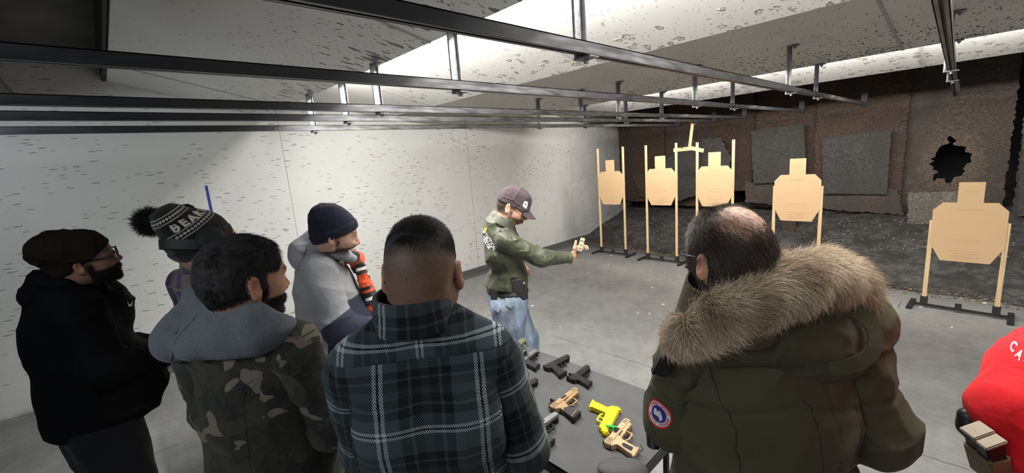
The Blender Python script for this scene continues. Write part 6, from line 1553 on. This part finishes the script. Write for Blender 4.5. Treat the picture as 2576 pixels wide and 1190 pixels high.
def make_pistol(label, cs, cf, cm, optic=False, mag_big=False, rail=True, ports=False, rubber=None, slide_top=None, sc=1.0):
    t = empty('pistol', (0, 0, 0), label=label, cat='pistol')
    P = pistol_parts(); f_ = lambda poly: [(x*sc, z*sc) for x, z in poly]
    m = MB(); m.prism(f_(P['frame'][0]), -P['frame'][1], P['frame'][1]); m.prism(f_(P['guard'][0]), -P['guard'][1], P['guard'][1]); fr_ob = m.build('frame', cf, t, bevel=.0028, seg=3, smooth=True)
    if rail:
        m = MB()
        for i in range(3): m.box(((.050+.012*i)*sc, 0, -.0145*sc), (.006, .021, .007))
        m.build('accessory_rail', cf, fr_ob, bevel=.0006)
    m = MB(); m.prism(f_(P['slide'][0]), -P['slide'][1], P['slide'][1]); sl = m.build('slide', cs, t, bevel=.0024, seg=3, smooth=True)
    m = MB()
    for i in range(6): m.box(((-.076+.0055*i)*sc, 0, .013*sc), (.0018, .0262, .018))
    if ports:
        for i in range(4): m.box(((.070+.007*i)*sc, 0, .014*sc), (.0025, .0262, .016))
    m.build('serrations', M_GUNK, sl)
    m = MB(); m.box((.008*sc, -.0118, .016*sc), (.036, .003, .014)); m.build('ejection_port', M_GUNK if cs is not M_GUNK else M_STL, sl, bevel=.0008)
    m = MB(); m.tube([(.10*sc, 0, .014*sc), (.107*sc, 0, .014*sc)], .0068, 14); m.build('barrel', M_GUNK, sl, smooth=True)
    m = MB(); m.box((.093*sc, 0, .0305*sc), (.006, .003, .006)); m.box((-.074*sc, 0, .0305*sc), (.008, .016, .007)); m.build('sights', M_GUNK, sl, bevel=.0005)
    m = MB(); m.prism(f_([(.006, -.016), (.010, -.016), (.007, -.026), (.009, -.036), (.005, -.036), (.001, -.026)]), -.003, .003); m.build('trigger', M_GUNK, t, bevel=.0006)
    zz = -.108 if mag_big else -.100
    m = MB(); m.prism(f_([(-.038, -.090), (-.092, -.094), (-.094, zz-.004), (-.034, zz)]), -.0145 if mag_big else -.0125, .0145 if mag_big else .0125); m.build('magazine_base', cm, t, bevel=.002)
    if rubber is not None:
        m = MB(); m.prism(f_([(-.028, -.036), (-.040, -.088), (-.087, -.092), (-.081, -.070), (-.072, -.045), (-.060, -.030), (-.045, -.040)]), -.0135, .0135); m.build('grip_panel', rubber, fr_ob, bevel=.003, smooth=True)
    m = MB(); m.tube([(-.012*sc, -.0118, -.007*sc), (-.012*sc, -.0138, -.007*sc)], .0035, 10); m.box((.004*sc, -.0125, -.004*sc), (.026, .002, .004)); m.build('controls', M_GUNK, fr_ob)
    if optic:
        m = MB(); m.box((-.052*sc, 0, .0305*sc), (.044, .026, .008)); m.prism(f_([(-.040, .034), (-.036, .034), (-.036, .056), (-.040, .056)]), -.013, .013); m.prism([(-.072, .033), (-.060, .033), (-.060, .040), (-.072, .040)], -.013, .013)
        o1 = m.build('red_dot_sight', M_GUNK, t, bevel=.0015); m = MB(); m.box((-.0355*sc, 0, .046*sc), (.001, .021, .018)); m.build('sight_glass', M_LENS, o1)
    return t
M_GUNK = plain('black_gun_polymer', (.009, .009, .010), .42, sc=200); M_GUND = plain('dark_gun_grey', (.017, .017, .018), .4, sc=200); M_STL = plain('bare_steel', (.50, .50, .50), .3, .85, sc=120, var=.2)
M_TAN = plain('dark_earth_polymer', (.30, .195, .095), .5, sc=150); M_TAN2 = plain('sand_polymer', (.42, .29, .16), .5, sc=150); M_GRN = plain('olive_polymer', (.115, .12, .055), .5, sc=150); M_YEL = plain('yellow_training_plastic', (.85, .72, .010), .45, sc=150, var=.04); M_RUBB = plain('grip_rubber', (.02, .019, .02), .75)
def on_table(px, py): 
    v = at(px, py, 1.0)-CO; return CO+v*((TZ+.004-CO[2])/v[2])
def lay(t, muzzle, rear, lift=.0135, flip=False):
    "lays a pistol on its left side on the mat: local -y faces up, slide top towards the left of the muzzle direction"
    a, b = on_table(*muzzle), on_table(*rear); d = a-b; d[2] = 0; d /= np.linalg.norm(d); up = np.array([0, 0, 1.0]); yl = -up; zl = np.cross(d, yl)
    c = (a+b)/2-d*.009; c[2] = TZ+.004+lift
    M_ = Matrix([[d[i], yl[i], zl[i], c[i]] for i in range(3)]+[[0, 0, 0, 1]]); t.matrix_world = M_ @ Matrix.Rotation(math.radians(random.uniform(-1.5, 1.5)), 4, 'X')
lay(make_pistol('black pistol with bright silver slide, second from the far end', M_STL, M_GUND, M_GUNK), (1354, 890), (1309, 925))
lay(make_pistol('black pistol lying third from the far end, over the table joint', M_GUND, M_GUNK, M_GUNK, mag_big=True), (1440, 902), (1369, 938))
lay(make_pistol('small black pistol with red-dot sight nearest the outer table edge', M_GUND, M_GUNK, M_GUNK, optic=True, sc=.9), (1485, 930), (1440, 966))
lay(make_pistol('tan pistol with black grip and red-dot sight, left of the yellow one', M_TAN, M_TAN, M_GUNK, optic=True, mag_big=True, ports=True, rubber=M_RUBB, sc=1.05), (1461, 988), (1388, 1044), .016)
yel = make_pistol('bright yellow training pistol', M_YEL, M_YEL, M_YEL)
for ch in [yel]+list(yel.children_recursive):
    if ch.type == 'MESH' : ch.data.materials.clear(); ch.data.materials.append(M_YEL)
lay(yel, (1512, 1096), (1545, 1034))
tanp = make_pistol('sand tan pistol with green chamber flag, nearest the olive parka', M_TAN2, M_TAN2, M_TAN2, ports=True, rubber=None); lay(tanp, (1586, 1071), (1535, 1131))
m = MB(); m.box((.008, -.020, .022), (.008, .014, .010)); m.prism([(-.002, .026), (.016, .026), (.022, .050), (-.006, .046)], -.020, -.014); m.prism([(-.002, .03), (.004, .03), (.004, .06), (-.008, .056)], -.026, -.020)
m.build('chamber_flag', plain('green_flag_plastic', (.02, .36, .05), .4), tanp, bevel=.001)
m = MB(); m.prism([(-.045, -.040), (-.050, -.082), (-.072, -.084), (-.066, -.050), (-.058, -.038)], -.0130, -.011); m.build('grip_inlay', M_GUNK, tanp)
lay(make_pistol('olive green pistol at the far end of the table beside plaid sleeve', M_GRN, M_GRN, M_GUNK), (1319, 865), (1285, 889))
lay(make_pistol('black pistol whose muzzle shows from behind the plaid sleeve', M_GUND, M_GUNK, M_GUNK), (1351, 967), (1290, 1000))
lay(make_pistol('silver and black pistol half hidden behind the plaid sleeve', M_STL, M_GUNK, M_GUNK), (1400, 1058), (1340, 1100))
def holster():
    c = on_table(1556, 1192); t = empty('leather_holster', tuple(c), label='black holster with a cord lying at the near table edge', cat='holster')
    F = U([ell((0, 0, .022), (.075, .050, .022), np.array(Matrix.Rotation(.7, 3, 'Z'))), ell((.05, .03, .020), (.045, .045, .018))], .03); F = I(F, half((0, 0, .001), (0, 0, -1)), .003)
    sculpt('pouch', F, (-.13, -.13, -.01), (.14, .13, .06), .004, M_MAT, t)
    m = MB(); a = [on_table(*q)-c for q in ((1612, 1141), (1618, 1150), (1600, 1172), (1570, 1180), (1535, 1189))]; m.tube([(q[0], q[1], .035 if i < 2 else (.04 if i == 2 else .02)) for i, q in enumerate(a)], .0022, 6); m.build('cord', M_BLKL, t, smooth=True)
holster()
def lever(): 
    c = on_table(700, 846); t = empty('range_bag', (c[0], c[1], TZ+.004), label='small black bag with a strap on the side table', cat='bag')
    m = MB(); m.box((0, .0, .045), (.28, .16, .09)); m.build('bag_body', M_NYL, t, bevel=.015, seg=3, smooth=True)
    m = MB(); m.tube([(-.10, -.05, .09), (-.07, -.05, .13), (.05, -.05, .135), (.10, -.05, .09)], .006, 8); m.build('strap', M_NYL, t, smooth=True)
lever()
